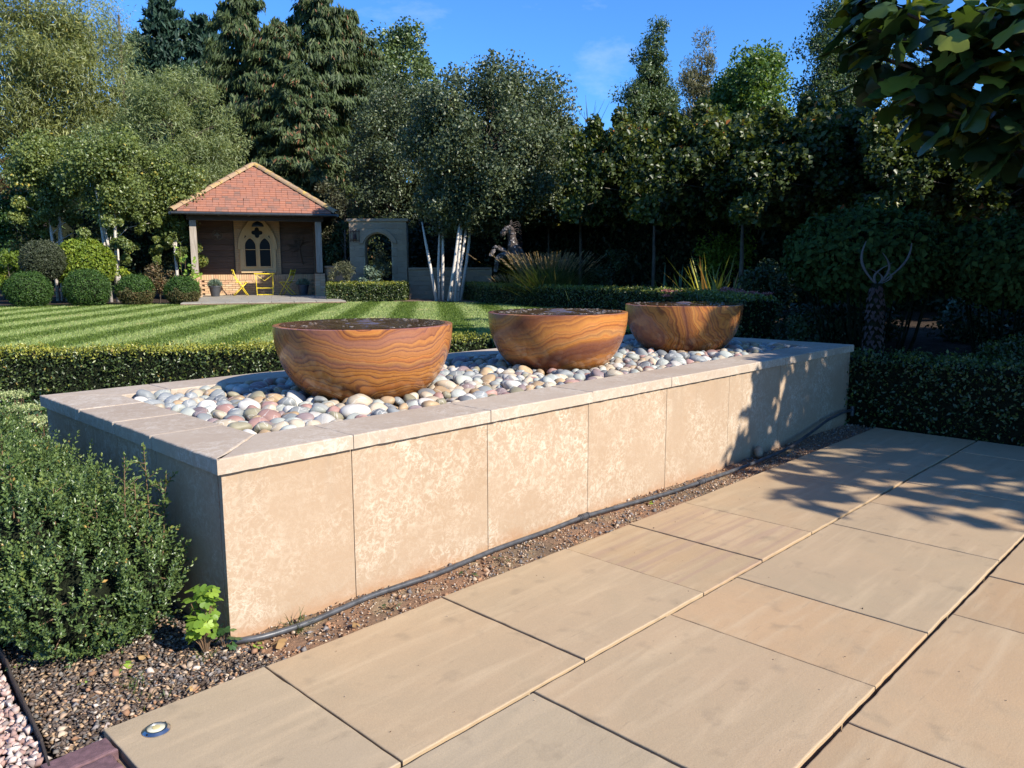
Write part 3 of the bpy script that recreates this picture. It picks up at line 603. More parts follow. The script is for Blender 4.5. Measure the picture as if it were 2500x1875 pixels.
# ================================================================== PLINTH
PL, PW, PH, PT, PO, CW = 6.765, 2.443, .791, .067, .0245, .36
pl = empty('plinth', (0, 0, 0), 0, 'long rectangular buff stone plinth with pale coping and three bowls', 'plinth')
core = MB(); i_ = PO+.03
core.box((PL/2, PO+.06, PH/2-.06), (PL-2*i_, .06, PH-.13)).box((PL/2, PW-PO-.06, PH/2-.06), (PL-2*i_, .06, PH-.13))
core.box((PO+.06, PW/2, PH/2-.06), (.06, PW-.3, PH-.13)).box((PL-PO-.06, PW/2, PH/2-.06), (.06, PW-.3, PH-.13)).box((PL/2, PW/2, .3), (PL-.4, PW-.4, .6))
core.build('core', M_IRON, pl)
def panel(poly, seed): MB().slab(poly, -.06, PH-PT-.004, .002, .0006, .05, seed).build('wall_panel', M_PANEL, pl)
wx = [PO]+[.674+.9*k for k in range(7)]+[PL-PO]
for k, (a, b) in enumerate(zip(wx[:-1], wx[1:])):
    dy = .0015*math.sin(k*3.1)
    panel([(a+.0022, PO+dy), (b-.0022, PO+dy), (b-.0022, PO+.03), (a+.0022, PO+.03)], k)
    panel([(a+.0022, PW-PO-.03), (b-.0022, PW-PO-.03), (b-.0022, PW-PO+dy), (a+.0022, PW-PO+dy)], 20+k)
wy = [PO+.033, .705, 1.21, 1.717, PW-PO-.033]
for k, (a, b) in enumerate(zip(wy[:-1], wy[1:])):
    panel([(PO, a+.002), (PO+.03, a+.002), (PO+.03, b-.002), (PO, b-.002)], 40+k)
    panel([(PL-PO-.03, a+.002), (PL-PO, a+.002), (PL-PO, b-.002), (PL-PO-.03, b-.002)], 50+k)
def cope(poly, seed):
    MB().slab(poly, PH-PT, PH+.0012*math.sin(seed*1.9), .006, .0022, .035, seed).build('coping_stone', M_COPE, pl)
g_ = .0018
cx = [.671+.908*k for k in range(7)]
cope([(0, 0), (cx[0]-g_, 0), (cx[0]-g_, CW), (CW+g_, CW), (g_*1.4, 0)], 1)
for k, (a, b) in enumerate(zip(cx[:-1], cx[1:])):
    cope([(a+g_, -.002*(k % 2)), (b-g_, -.002*(k % 2)), (b-g_, CW), (a+g_, CW)], 2+k)
cope([(cx[-1]+g_, 0), (PL-g_, 0), (PL-CW-g_, CW), (cx[-1]+g_, CW)], 9)
ey = [.691, 1.178, 1.701]
def chipped(a, b, sd_):   # small knocks at the outer corners of the end stones
    q = .008+.006*math.sin(sd_)**2
    return [(0, a+g_+q), (q*.9, a+g_), (CW, a+g_), (CW, b-g_), (q*.9, b-g_), (0, b-g_-q)]
cope([(0, g_), (CW, CW+g_*2), (CW, ey[0]-g_), (.009, ey[0]-g_), (0, ey[0]-.012)], 11)
cope(chipped(ey[0], ey[1], 1), 12); cope(chipped(ey[1], ey[2], 2), 13)
cope([(0, ey[2]+.012), (.009, ey[2]+g_), (CW, ey[2]+g_), (CW, PW-CW-g_), (0, PW-g_)], 14)
for k, (a, b) in enumerate(zip([g_]+cx, cx+[PL])):
    L_, R_ = (a+CW if k == 0 else a), (b-CW if k == len(cx) else b)
    cope([(a+g_, PW), (b-g_, PW), (R_-g_, PW-CW), (L_+g_, PW-CW)], 20+k)
for k, (a, b) in enumerate(zip([CW, .69, 1.18, 1.7], [.69, 1.18, 1.7, PW-CW])):
    y0, y1 = (0+g_ if k == 0 else a+g_), (PW-g_ if k == 3 else b-g_)
    cope([(PL, y0), (PL, y1), (PL-CW, b-g_), (PL-CW, a+g_)], 30+k)

# ---- water bowls
BR, BZ = .58, 1.215
bowl_txt = ['orange sandstone bowl with tightly folded dark bands beside the pale corner coping', 'golden brown sandstone bowl with faint gently tilted bands, the middle of three', 'sandstone bowl with steep upright rust bands, dappled by tree shade, next to the dark hedge']
BX = [1.607, 3.547, 5.476]
for k, bx in enumerate(BX):
    bo = empty('water_bowl', (bx, PW/2, .70), 0, bowl_txt[k], 'bowl', 'stone water bowls on the plinth')
    H_ = BZ-.70; prof = [(.02, 0)]
    for t in np.linspace(0.06, 1, 26):
        a = t*math.pi/2; prof.append((.16+(BR-.16)*math.sin(a)**0.92, H_*(1-math.cos(a))**1.0*0.985))
    prof += [(BR, H_*.996), (BR-.003, H_), (BR-.055, H_+.001), (BR-.066, H_-.004), (BR-.09, H_-.06), (BR-.2, H_-.2), (.05, H_-.3)]
    MB().lathe(prof, 96).build('bowl', m_bowl('rainbow_sandstone_%s' % ('folded', 'tilted', 'steep')[k], k, k+1), bo, True, 50)
    # brimming water with ripples and a low central spring
    nr, na = 40, 80; V = [(0, 0, 0.026)]; F = []
    for i in range(1, nr+1):
        r_ = (BR-.045)*i/nr
        for j in range(na):
            a = 2*math.pi*j/na; xx, yy = r_*math.cos(a), r_*math.sin(a)
            z_ = .022*math.exp(-(r_/.10)**2)+.0022*math.sin(r_*70-k)*math.exp(-r_*2)+.0016*snoise(np.array(xx*22), np.array(yy*22), 1, k)
            V.append((xx, yy, max(z_, -.004)*(1 if r_ < .45 else 1-(r_-.45)/.1)))
    for j in range(na): F.append((0, 1+j, 1+(j+1) % na))
    for i in range(nr-1):
        for j in range(na): F.append((1+i*na+j, 1+(i+1)*na+j, 1+(i+1)*na+(j+1) % na, 1+i*na+(j+1) % na))
    wt = MB().add(V, F).build('water', M_WATER, bo, True); wt.location = (0, 0, H_+.0035)
    nb = (150, 260, 120)[k]; rr = (BR-.06)*np.sqrt(rng.random(nb)*.75+.25); aa = rng.random(nb)*2*math.pi
    keep = (snoise(rr*np.cos(aa)*3, rr*np.sin(aa)*3, 1.5, k) > -.12); rr, aa = rr[keep], aa[keep]; mbb = MB()
    for r_, a in zip(rr, aa):
        s_ = .004+.008*random.random()**2
        mbb.lathe([(s_*1.5, 0), (s_*1.1, s_*.18), (s_*.5, s_*.28), (s_*.1, s_*.3)], 7, (r_*math.cos(a), r_*math.sin(a), .001))
    fo = mbb.build('bubbles', M_FOAM, bo, True); fo.location = (0, 0, H_+.003); fo['kind'] = 'stuff'

# ---- pebbles
def ico(level=2):
    bm = bmesh.new(); bmesh.ops.create_icosphere(bm, subdivisions=level, radius=1); V = np.array([v.co[:] for v in bm.verts]); F = np.array([[v.index for v in f.verts] for f in bm.faces]); bm.free(); return V, F
PV, PF = ico(3)
PCOL = {'white': (0.58, 0.545, 0.485), 'cream': (0.50, 0.42, 0.31), 'tan': (0.44, 0.31, 0.18), 'blue grey': (0.29, 0.305, 0.30), 'dark grey': (0.19, 0.20, 0.205), 'pink': (0.42, 0.25, 0.21), 'mauve': (0.28, 0.21, 0.205), 'olive': (0.30, 0.27, 0.18), 'pale green grey': (0.42, 0.44, 0.39)}
PK = list(PCOL); PWT = np.array([1.7, 2.8, 2.2, 2.6, 1.3, 1.2, 1.6, 1.2, 2.4]); PWT /= PWT.sum()
def shapes(k):
    out_ = []
    for i in range(k):
        rg = np.random.default_rng(100+i); d = PV+0
        f = 1+.10*np.sin(d@rg.normal(0, 1.6, 3)+rg.random()*6)+.06*np.sin(d@rg.normal(0, 2.6, 3)+rg.random()*6)
        s_ = np.array([1, .66+.25*rg.random(), .52+.24*rg.random()]); d = np.sign(d)*np.abs(d)**(.92)
        out_.append(d*f[:, None]*s_)
    return out_
SH = shapes(8)
def bowl_r(z): # outer radius of a bowl at height z
    t = np.clip((z-.70)/(BZ-.70)/.985, 0, 1); return .16+(BR-.16)*np.sin(np.arccos(1-t))**.92
peb = []
def throw(n, zlo, zhi, smin, smax, spacing):
    got = []; cell = {}
    for _ in range(n):
        x = CW+.02+random.random()*(PL-2*CW-.04); y = CW+.02+random.random()*(PW-2*CW-.04)
        s_ = smin+(smax-smin)*random.random()**1.6; z = zlo+(zhi-zlo)*random.random()
        if min(x-CW, PL-CW-x, y-CW, PW-CW-y) < s_*.75: continue
        if any((x-b)**2+(y-PW/2)**2 < (bowl_r(z+.02)+s_*.7)**2 for b in BX): continue
        ci, cj = int(x/.12), int(y/.12); ok = True
        for i in range(ci-1, ci+2):
            for j in range(cj-1, cj+2):
                for (a, b, r_) in cell.get((i, j), ()):
                    if (a-x)**2+(b-y)**2 < (spacing*(r_+s_))**2: ok = False; break
        if ok: cell.setdefault((ci, cj), []).append((x, y, s_)); got.append((x, y, z, s_))
    return got
low = throw(30000, .700, .715, .045, .07, .70)
top = throw(60000, .735, .775, .043, .084, .72)
def pmat(n, tilt): return rmats(n, tilt)
allp = [(p, 0) for p in low]+[(p, 1) for p in top]
RM = pmat(len(allp), .38); CI = rng.choice(len(PK), len(allp), p=PWT); SI = rng.integers(0, len(SH), len(allp))
pos = np.array([p[:3] for p, _ in allp]); pj = proj(pos); siz = np.array([p[3] for p, _ in allp])
lay = np.array([l for _, l in allp])
ok = (lay == 1) & (pj[:, 0] > 0) & (pj[:, 0] < 2212)
def blocked(i):  # hidden behind a bowl
    d = pos[i]-CAM
    for b in BX:
        t = np.clip(((np.array([b, PW/2])-CAM[:2])@d[:2])/(d[:2]@d[:2]), 0, 1); q = CAM+d*t
        if t < 1 and np.hypot(q[0]-b, q[1]-PW/2) < bowl_r(q[2]) and q[2] < BZ: return True
    return False
order = [i for i in np.argsort(-(siz/pj[:, 2])*ok) if ok[i]]
chosen = []
for i in order:
    if len(chosen) >= 300: break
    if not blocked(i): chosen.append(i)
cs = set(chosen)
pme = []
for k, s_ in enumerate(SH): pme.append(raw_mesh('pebble', s_, PF, smooth=True)); pme[-1].materials.append(M_PEB)
def where(x, y):
    if x < 1.0: return 'in the corner between pale coping and folded-band bowl'
    if x < 2.2: return 'at the foot of the folded-band bowl'
    if x < 3.0: return 'between the folded-band bowl and the middle bowl'
    if x < 4.15: return 'at the foot of the middle bowl'
    return 'between the middle bowl and the steep-band bowl' if x < 5.1 else 'at the foot of the steep-band bowl'
for i in chosen:
    x, y, z = pos[i]; s_ = siz[i]; o = link('pebble', pme[SI[i]])
    o.matrix_world = Matrix.Translation((x, y, z)) @ Matrix(RM[i].tolist()).to_4x4() @ Matrix.Diagonal((s_, s_, s_, 1))
    c = np.array(PCOL[PK[CI[i]]])*(0.70+.3*random.random()); o.color = (*c, 1)
    szw = 'large' if s_ > .066 else ('medium' if s_ > .053 else 'small')
    tag(o, '%s smooth %s pebble %s' % (szw, PK[CI[i]], where(x, y)), 'pebble', 'pebbles on the plinth')
rest = [i for i in range(len(allp)) if i not in cs]
V = []; C_ = []; T = []; nv = 0; LOD = [ico(1), ico(2)]
for i in rest:
    P2V, P2F = LOD[lay[i]]
    rg = np.random.default_rng(i); s_ = np.array([1, .66+.25*rg.random(), .52+.24*rg.random()])*siz[i]
    V.append((P2V*(1+.08*np.sin(P2V@rg.normal(0, 2, 3)+rg.random()*6))[:, None]*s_)@RM[i].T+pos[i])
    C_.append(np.repeat([np.append(np.array(PCOL[PK[CI[i]]])*(0.70+.3*rg.random()), 1)], len(P2V), 0)); T.append(P2F+nv); nv += len(P2V)
o = link('pebbles', raw_mesh('pebbles', np.vstack(V), np.vstack(T), np.vstack(C_), smooth=True), None, M_PEBS)
tag(o, 'mass of mixed beach pebbles filling the plinth bed', 'pebbles', kind='stuff')
print('pebbles', len(low), len(top))

# ---- irrigation pipe along the plinth foot
def spline(pts, n=60):
    P_ = np.array(pts, float); d = np.r_[0, np.cumsum(np.linalg.norm(np.diff(P_, axis=0), axis=1))]; t = np.linspace(0, d[-1], n)
    out_ = np.stack([np.interp(t, d, P_[:, k]) for k in range(3)], 1)
    for _ in range(2): out_[1:-1] = (out_[:-2]+2*out_[1:-1]+out_[2:])/4
    return out_
pp = empty('irrigation_pipe', (0, 0, 0), 0, 'grey irrigation pipe lying on gravel along the plinth foot', 'pipe')
ppts = [(-.03, .03, -.005), (.02, -.03, -.005), (.12, -.075, -.006), (.35, -.085, -.01), (.7, -.06, 0), (1.1, -.075, -.004), (1.55, -.05, .004), (2.0, -.045, .0), (2.35, -.05, .012), (2.7, -.07, .004), (3.2, -.12, .0), (3.6, -.15, .01), (4.0, -.14, 0), (4.6, -.13, -.005), (5.2, -.10, .0), (5.7, -.06, .05), (6.1, -.045, .11), (6.5, -.045, .135), (6.68, -.05, .13)]
MB().tube(spline(ppts, 140), .0135, 10).build('pipe', M_PLASTIC, pp, True, 60)
def coupling(c, d, name='coupling'):
    c, d = np.array(c), unit(d); m_ = MB()
    m_.tube([c-d*.05, c-d*.022, c-d*.022, c+d*.022, c+d*.022, c+d*.05], [.017, .018, .0205, .0205, .018, .017], 12)
    for s_ in (-.034, .034): m_.tube([c+d*(s_-.006), c+d*(s_+.006)], [.0215, .0215], 12)
    m_.build(name, M_PLASTIC, pp, True, 40)
coupling((2.35, -.05, .011), (1, -.03, 0)); coupling((3.6, -.148, .009), (1, .0, 0)); coupling((6.68, -.05, .12), (0, 0, 1))

# ================================================================== PLANTING: builders
def hedge(name, path, z0, h, w, n, leaf, mat, label, cat='hedge', group=None, tint0=.45, toptint=.35, rnd=.04, wl=.55, shape=0.0, core_mat=None):
    """clipped hedge along a path: dark inner growth, leafy skin"""
    P_ = np.array(path, float); d = np.r_[0, np.cumsum(np.linalg.norm(np.diff(P_, axis=0), axis=1))]; Lt = d[-1]
    def fr(s):
        c = np.stack([np.interp(s, d, P_[:, 0]), np.interp(s, d, P_[:, 1])], -1); e = 1e-2*Lt
        c2 = np.stack([np.interp(np.clip(s+e, 0, Lt), d, P_[:, 0]), np.interp(np.clip(s+e, 0, Lt), d, P_[:, 1])], -1)
        c1 = np.stack([np.interp(np.clip(s-e, 0, Lt), d, P_[:, 0]), np.interp(np.clip(s-e, 0, Lt), d, P_[:, 1])], -1)
        t = unit(c2-c1); return c, t, np.stack([t[..., 1], -t[..., 0]], -1)
    z0f = z0 if callable(z0) else (lambda x, y: np.full(np.shape(x), z0))
    e = empty(name, (*P_[0], float(np.ravel(z0f(P_[0][0], P_[0][1]))[0])), 0, label, cat, group); org = np.array(e.location)
    s = np.linspace(0.05, Lt-.05, max(3, int(Lt/.25)+2)); c, t, nn = fr(s); zz = z0f(c[:, 0], c[:, 1]); V = []
    iw, ih = w/2-.07, h-.07
    for a, b in ((-iw*1.0, -.05), (-iw, ih), (iw, ih), (iw, -.05)): V.append(np.column_stack([c+nn*a, zz+b]))
    m_ = len(s); V = np.vstack(V); F = []
    for k in range(3):
        for i in range(m_-1): F.append((k*m_+i, k*m_+i+1, (k+1)*m_+i+1, (k+1)*m_+i))
    F += [(0, m_, 2*m_, 3*m_), (m_-1, 4*m_-1, 3*m_-1, 2*m_-1)]
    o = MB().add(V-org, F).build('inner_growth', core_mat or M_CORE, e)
    per = 2*h+w; endA = h*w; u = rng.random(n)*(per*Lt+2*endA); isend = u > per*Lt
    q = (u/Lt)*(~isend); s = np.where(isend, np.where(rng.random(n) < .5, 0, Lt), rng.random(n)*Lt); c, t, nn = fr(s)
    off = np.where(q < h, -w/2, np.where(q < h+w, q-h-w/2, w/2)); zt = np.where(q < h, q, np.where(q < h+w, h, per-q))
    ez = np.zeros((n, 3)); N = np.column_stack([nn*np.where(q < h, -1, np.where(q < h+w, 0, 1))[:, None], ((q >= h) & (q < h+w))*1.0])
    off = np.where(isend, (rng.random(n)-.5)*w, off); zt = np.where(isend, rng.random(n)*h, zt)
    N[isend] = np.column_stack([t[isend]*np.where(s[isend] > 0, 1, -1)[:, None], np.zeros(isend.sum())])
    rc = np.clip((zt/h-.75)/.25, 0, 1)*np.clip((np.abs(off)/(w/2)-.6)/.4, 0, 1)*.045
    pos = np.column_stack([c+nn*off[:, None], z0f(c[:, 0], c[:, 1])+zt-rc])
    lump = .5*snoise(pos[:, 0]*2+pos[:, 2], pos[:, 1]*2, 2.2, 1)+.5*snoise(pos[:, 0]*5, pos[:, 1]*5+pos[:, 2]*5, 1.5, 4)
    pos += N*(rnd*lump+rng.normal(0, rnd*.45, n)-rnd*.6)[:, None]
    ax = unit(rdir(n)+N*.5+[0, 0, .35]); nr = unit(N+rdir(n)*.75)
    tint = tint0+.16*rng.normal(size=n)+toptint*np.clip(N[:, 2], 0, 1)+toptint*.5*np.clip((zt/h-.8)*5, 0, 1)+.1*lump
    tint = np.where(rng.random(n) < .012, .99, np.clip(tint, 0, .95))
    ll = leaf*(.7+.6*rng.random(n))
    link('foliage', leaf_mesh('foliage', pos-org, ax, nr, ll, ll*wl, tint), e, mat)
    return e
def ball(name, c, r, n, leaf, mat, label, cat='shrub', group=None, sq=(1, 1, .92), zc=None, wl=.45, rnd=.05, mat2=None, stems=None, tint0=.5):
    """clipped ball of foliage; c = base point"""
    e = empty(name, c, 0, label, cat, group); sq = np.array(sq)*r; zc = sq[2]*.93 if zc is None else zc
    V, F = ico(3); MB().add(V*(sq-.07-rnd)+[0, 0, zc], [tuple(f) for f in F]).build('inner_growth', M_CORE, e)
    d = rdir(n); d = d[d[:, 2] > -.9] if stems is None else d; n = len(d); lump = snoise(d[:, 0]*6, d[:, 1]*6+d[:, 2]*5, 1, r*9)
    pos = d*(sq+rnd*lump[:, None]+rng.normal(0, rnd*.5, (n, 1))-rnd*.5)+[0, 0, zc]; pos[:, 2] = np.maximum(pos[:, 2], .01)
    ax = unit(rdir(n)+d*.6+[0, 0, .3]); ll = leaf*(.7+.6*rng.random(n)); tint = np.clip(tint0+.2*rng.normal(size=n)+.12*lump, 0, 1)
    if mat2 is None: link('foliage', leaf_mesh('foliage', pos, ax, unit(d+.7*rdir(n)), ll, ll*wl, tint), e, mat)
    else:
        lowm = (pos[:, 2] < zc*(1.05+.5*snoise(d[:, 0]*3, d[:, 1]*3, 1, 3)))
        for nm, k_, mt in (('foliage', ~lowm, mat), ('scorched_foliage', lowm, mat2)):
            link(nm, leaf_mesh(nm, pos[k_], ax[k_], unit(d+.7*rdir(n))[k_], ll[k_], (ll*wl)[k_], tint[k_]), e, mt)
    if stems:
        m_ = MB()
        for k in range(stems):
            a = 2*math.pi*k/stems; b0 = np.array([.06*math.cos(a), .06*math.sin(a), -.04]); t0 = np.array([sq[0]*.4*math.cos(a), sq[0]*.4*math.sin(a), zc-sq[2]*.3])
            m_.tube([b0, (b0+t0)/2+np.array([.05*math.sin(5*a), .04, 0]), t0], [.03, .024, .012], 6)
        m_.build('stems', M_BARK, e, True)
    return e
def crown_pts(clumps, per, surf=.55):
    """points through overlapping clumps (centre, radius xyz); returns pos, outward normal, clump id"""
    k = len(clumps); cid = np.repeat(np.arange(k), per); n = len(cid); C_ = np.array([c for c, _ in clumps])[cid]; Rr = np.array([np.broadcast_to(r_, 3) for _, r_ in clumps])[cid]
    d = rdir(n); rr = (1-surf*rng.random(n)**1.3)[:, None]
    return C_+d*Rr*rr, d, cid
def limbs(mb, trunk, clumps, r0, frac=.75, every=1, minr=.008, sag=0.0, lo=.2):
    """trunk polyline + one limb to each clump from the trunk below it"""
    trunk = np.array(trunk, float); zt = trunk[:, 2]
    for c, r_ in clumps[::every]:
        c = np.array(c, float); rad = np.hypot(*(c[:2]-trunk[-1][:2])); zs = np.clip(c[2]-.65*rad-.15*random.random(), zt[0]+(zt[-1]-zt[0])*lo, zt[-1])
        p0 = np.array([np.interp(zs, zt, trunk[:, k]) for k in range(3)]); mid = (p0+c)/2+np.array([0, 0, .10*rad-sag*rad])+rng.normal(0, .04*rad+.01, 3)
        q = r0*(.34*(1-(zs-zt[0])/(zt[-1]-zt[0]+.01))+.10); mb.tube([p0, mid, c], [q, q*.6, max(minr, q*.25)], 5, False)
    return mb
def tree(name, base, label, cat, group, trunks, clumps, per, leaf, wl, lmat, bmat, r0=.15, surf=.6, droop=0.0, hang=0.0, tint0=.5, tvar=.18, toptint=None, fold=.25, every=1, sag=0.0, up=.4, lo=.2):
    e = empty(name, base, 0, label, cat, group); mb = MB()
    for t in trunks:
        t = np.array(t, float); mb.tube(t, np.linspace(r0, r0*.3, len(t)), 8)
    limbs(mb, trunks[0], clumps, r0, every=every, sag=sag, lo=lo); mb.build('trunk', bmat, e, True)
    pos, d, cid = crown_pts(clumps, per, surf); n = len(pos); pos[:, 2] -= droop*np.linalg.norm(d[:, :2], axis=1)*rng.random(n)
    ax = unit(rdir(n)+d*.4+np.array([0, 0, -hang])); nr = unit(d*.6+rdir(n)*.8+[0, 0, up]); ll = leaf*(.65+.7*rng.random(n))
    ct = rng.normal(0, .10, len(clumps))[cid]; tint = tint0+ct+tvar*rng.normal(size=n)
    if toptint is not None: tint = tint+toptint(pos, d)
    link('crown', leaf_mesh('crown', pos, ax, nr, ll, ll*wl, np.clip(tint, 0, 1), fold), e, lmat)
    return e
def ell_clumps(k, c, r_, cr, seed, flat=1.0, shell=.55, zmin=None):
    rg = np.random.default_rng(seed); out_ = []
    while len(out_) < k:
        d = unit(rg.normal(size=3)); q = 1-shell*rg.random()**1.2; p = np.array(c)+d*np.array(r_)*q
        if zmin is not None and p[2] < zmin: continue
        s_ = cr*(.6+.8*rg.random()); out_.append((p, np.array([s_, s_, s_*flat])))
    return out_
def gpos(px, D, z=None):
    """ground point seen in column px at depth D"""
    p = dp(px, 600, D); return np.array([p[0], p[1], LZ-.04 if z is None else z])
def ztop(px, py, D): return dp(px, py, D)[2]

# ================================================================== PLANTING: near
hp = [(hx, hy) for hx, hy in zip(HX, HY)]
fine = [tuple(p) for p in spline([(a, b, 0) for a, b in hp], 60)[:, :2]]
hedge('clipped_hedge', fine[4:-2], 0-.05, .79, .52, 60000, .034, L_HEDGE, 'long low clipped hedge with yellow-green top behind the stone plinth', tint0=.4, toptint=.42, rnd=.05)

def box_shrub():
    e = empty('box_shrub', (-.42, .9, -.05), 0, 'unclipped glossy box shrub with upright shoots against the plinth end', 'shrub'); org = np.array(e.location)
    E_ = [((-.42, .42, .20), (.30, .25, .27)), ((-.24, .40, .25), (.19, .23, .27)), ((-.55, .72, .30), (.30, .36, .33)), ((-.30, .75, .30), (.23, .3, .33)), ((-.62, 1.15, .36), (.30, .4, .38)), ((-.36, 1.2, .34), (.27, .4, .36)), ((-.55, 1.7, .40), (.34, .42, .42)), ((-.45, 2.1, .38), (.34, .4, .42))]
    mb = MB(); V, F = ico(2)
    for c, r_ in E_: mb.add(V*(np.array(r_)*.72)+np.array(c)-org-[0, 0, .02], [tuple(f) for f in F])
    mb.build('inner_growth', M_CORE, e, True)
    pos, ax, nr, ll, tt = [], [], [], [], []; st = MB()
    def shoot(p, d, L, k, s_, t0):
        s = unit(np.cross(d, [.3, .2, 1])); q = np.cross(d, s)
        for i in range(k):
            f = (i+.5)/k; c = p+d*L*f; a = s if i % 2 else q
            for sg in (-1, 1):
                la = unit(a*sg*(1.0-.45*f)+d*(.45+.5*f)+rng.normal(0, .16, 3)); l = s_*(.8+.4*rng.random())*(1-.25*f)
                pos.append(c+la*l*.55); ax.append(la); nr.append(unit(d+rng.normal(0, .25, 3))); ll.append(l); tt.append(t0+.28*f+.10*rng.normal())
        pos.append(p+d*(L+s_*.3)); ax.append(d); nr.append(s); ll.append(s_*.7); tt.append(t0+.35)
    for c, r_ in E_:
        c, r_ = np.array(c), np.array(r_); m_ = int(1150*(r_[0]*r_[1]+r_[0]*r_[2]+r_[1]*r_[2])*2.1)
        for _ in range(m_):
            d0 = unit(rng.normal(size=3)); p = c+d0*r_*(.80+.2*rng.random())
            if p[2] < -.03 or p[0] > -.03 or any((((p-np.array(a))/np.array(b))**2).sum() < .55 for a, b in E_): continue
            d = unit(d0*.7+[0, 0, 1.0]+rng.normal(0, .35, 3)); L = .07+.13*rng.random()**2
            shoot(p-d*.03, d, L, 4+int(L*38), .021+.006*rng.random(), .30+.12*rng.normal())
    for (x, y, z, h, lx) in ((-.235, .42, .45, .33, .05), (-.10, .50, .45, .34, -.02), (-.06, .44, .44, .22, .10), (-.17, .46, .45, .2, 0), (-.33, .47, .44, .16, 0), (-.45, .62, .5, .15, .03), (-.55, .85, .6, .16, 0), (-.7, 1.0, .6, .2, -.05), (-.62, 1.3, .7, .2, 0), (-.5, 1.2, .62, .18, .04), (-.75, 1.5, .68, .2, 0), (-.6, 1.75, .78, .2, 0)):
        b = np.array([x, y, z]); d = unit([lx, -.02, 1.0]); st.tube([b-d*.2-org, b+d*h*.5-org, b+d*h-org], [.004, .003, .0015], 5)
        shoot(b, d, h, int(h/.017), .031, .42)
        for f in np.arange(.1, .85, .11):
            dd = unit(np.array([rng.normal(), rng.normal(), .8])); L = .10*(1-f*.4); st.tube([b+d*h*f-org, b+d*h*f+dd*L-org], [.0018, .001], 4); shoot(b+d*h*f, dd, L, 6, .027, .42)
    for c, r_ in E_:
        for k in range(9):
            d0 = unit(rng.normal(size=3)*[1, 1, .6]+[0, 0, .4]); p = np.array(c)+d0*np.array(r_)*.95; st.tube([np.array([c[0], c[1], -.02])-org, (np.array(c)+p)/2-org+rng.normal(0, .02, 3), p-org], [.007, .005, .002], 5)
    st.build('stems', M_TWIG, e)
    n = len(pos); tt = np.array(tt); tt = np.where(rng.random(n) < .006, 1.0, np.clip(tt, 0, .94))
    link('foliage', leaf_mesh('foliage', np.array(pos)-org, np.array(ax), np.array(nr), np.array(ll), np.array(ll)*.52, tt, .2, .5), e, L_BOX)
    print('box leaves', n)
box_shrub()

def lobed(name, k=5, r=1.0, cup=.12, seed=0):
    """a palmately lobed leaf as a fan with toothed edge (unit size, stalk at the origin)"""
    rg = np.random.default_rng(seed); V = [(0, 0, 0)]; m_ = 6*k
    for i in range(m_+1):
        a = -2.5+5.0*i/m_; ph = (i % 6)/6; lob = .62+.38*math.cos((ph-.5)*2*math.pi)**1 if False else (.66+.34*abs(math.sin(math.pi*(i/6))))
        q = r*lob*(1-.12*abs(a)/2.5)*(1+.05*rg.normal()); V.append((q*math.cos(a)+.0, q*math.sin(a), -cup*q*q+.05*math.sin(3*a)))
    return np.array(V), [(0, i, i+1) for i in range(1, m_+1)]
def small_plant(name, base, label, cat, stems, leafR, h, spread, mat, kind='lobed', n=14, seed=1):
    e = empty(name, base, 0, label, cat); rg = np.random.default_rng(seed); mb = MB(); st = MB(); tints = []
    V0, F0 = lobed('l', 5) if kind == 'lobed' else (np.array([(0, 0, 0), (.35, .28, .03), (.8, .25, .02), (1.1, 0, -.05), (.8, -.25, .02), (.35, -.28, .03)]), [(0, 1, 2, 3), (0, 3, 4, 5)])
    for i in range(n):
        f = (i+.5)/n; a = rg.random()*6.28; hh = h*(.25+.75*f); p = np.array([spread*(.3+.7*rg.random())*math.cos(a), spread*(.3+.7*rg.random())*math.sin(a), hh])
        s_ = leafR*(.7+.5*rg.random()); Mx = rot('Z', a)@rot('Y', .35+.3*rg.normal())@rot('X', .3*rg.normal())
        mb.add(V0*s_, F0, Mx, p); tints += [rg.random()]*len(V0); st.tube([(p[0]*.1, p[1]*.1, 0), p*[.5, .5, .6], p], [.0022, .0018, .0012], 4)
    me = mb.mesh('leaves'); at_ = me.attributes.new('tint', 'FLOAT', 'POINT'); at_.data.foreach_set('value', np.array(tints, np.float32)); link('leaves', me, e, mat)
    st.build('stalks', M_TWIG, e); return e
small_plant('lady_mantle', (-.085, .02, -.04), 'bright lime lobed-leaf plant between box shrub and plinth corner', 'plant', 1, .036, .31, .06, L_LIME, 'lobed', 60, 2)
small_plant('lady_mantle', (-.02, -.01, -.04), 'small darker lobed-leaf seedling touching the plinth corner', 'plant', 1, .032, .12, .06, L_LAUREL, 'lobed', 10, 5)
small_plant('weed', (*at(258, 1450, -.04)[:2], -.04), 'four-leaf green weed in the bark chips below the box shrub', 'weed', 1, .04, .03, .03, L_LIME, 'o', 5, 3)
small_plant('weed', (*at(180, 1478, -.04)[:2], -.04), 'tiny pale weed among stones below the box shrub', 'weed', 1, .018, .02, .015, L_LIME, 'o', 4, 6)
for k, (px, py, s_, d_) in enumerate(((1010, 1240, .024, 'by the joint of the second slab'), (1085, 1212, .026, 'below the third wall panel'), (845, 1310, .02, 'below the second wall panel'), (545, 1395, .022, 'beside the fallen leaf at the pipe end'), (1395, 1085, .02, 'near the pipe coupling'))):
    q = at(px, py, -.03); small_plant('weed', (*q[:2], -.04), 'small green weed in the gravel strip '+d_, 'weed', 1, s_, .03, .04, L_LAUREL if k < 3 else L_LIME, 'o', 9, 10+k)
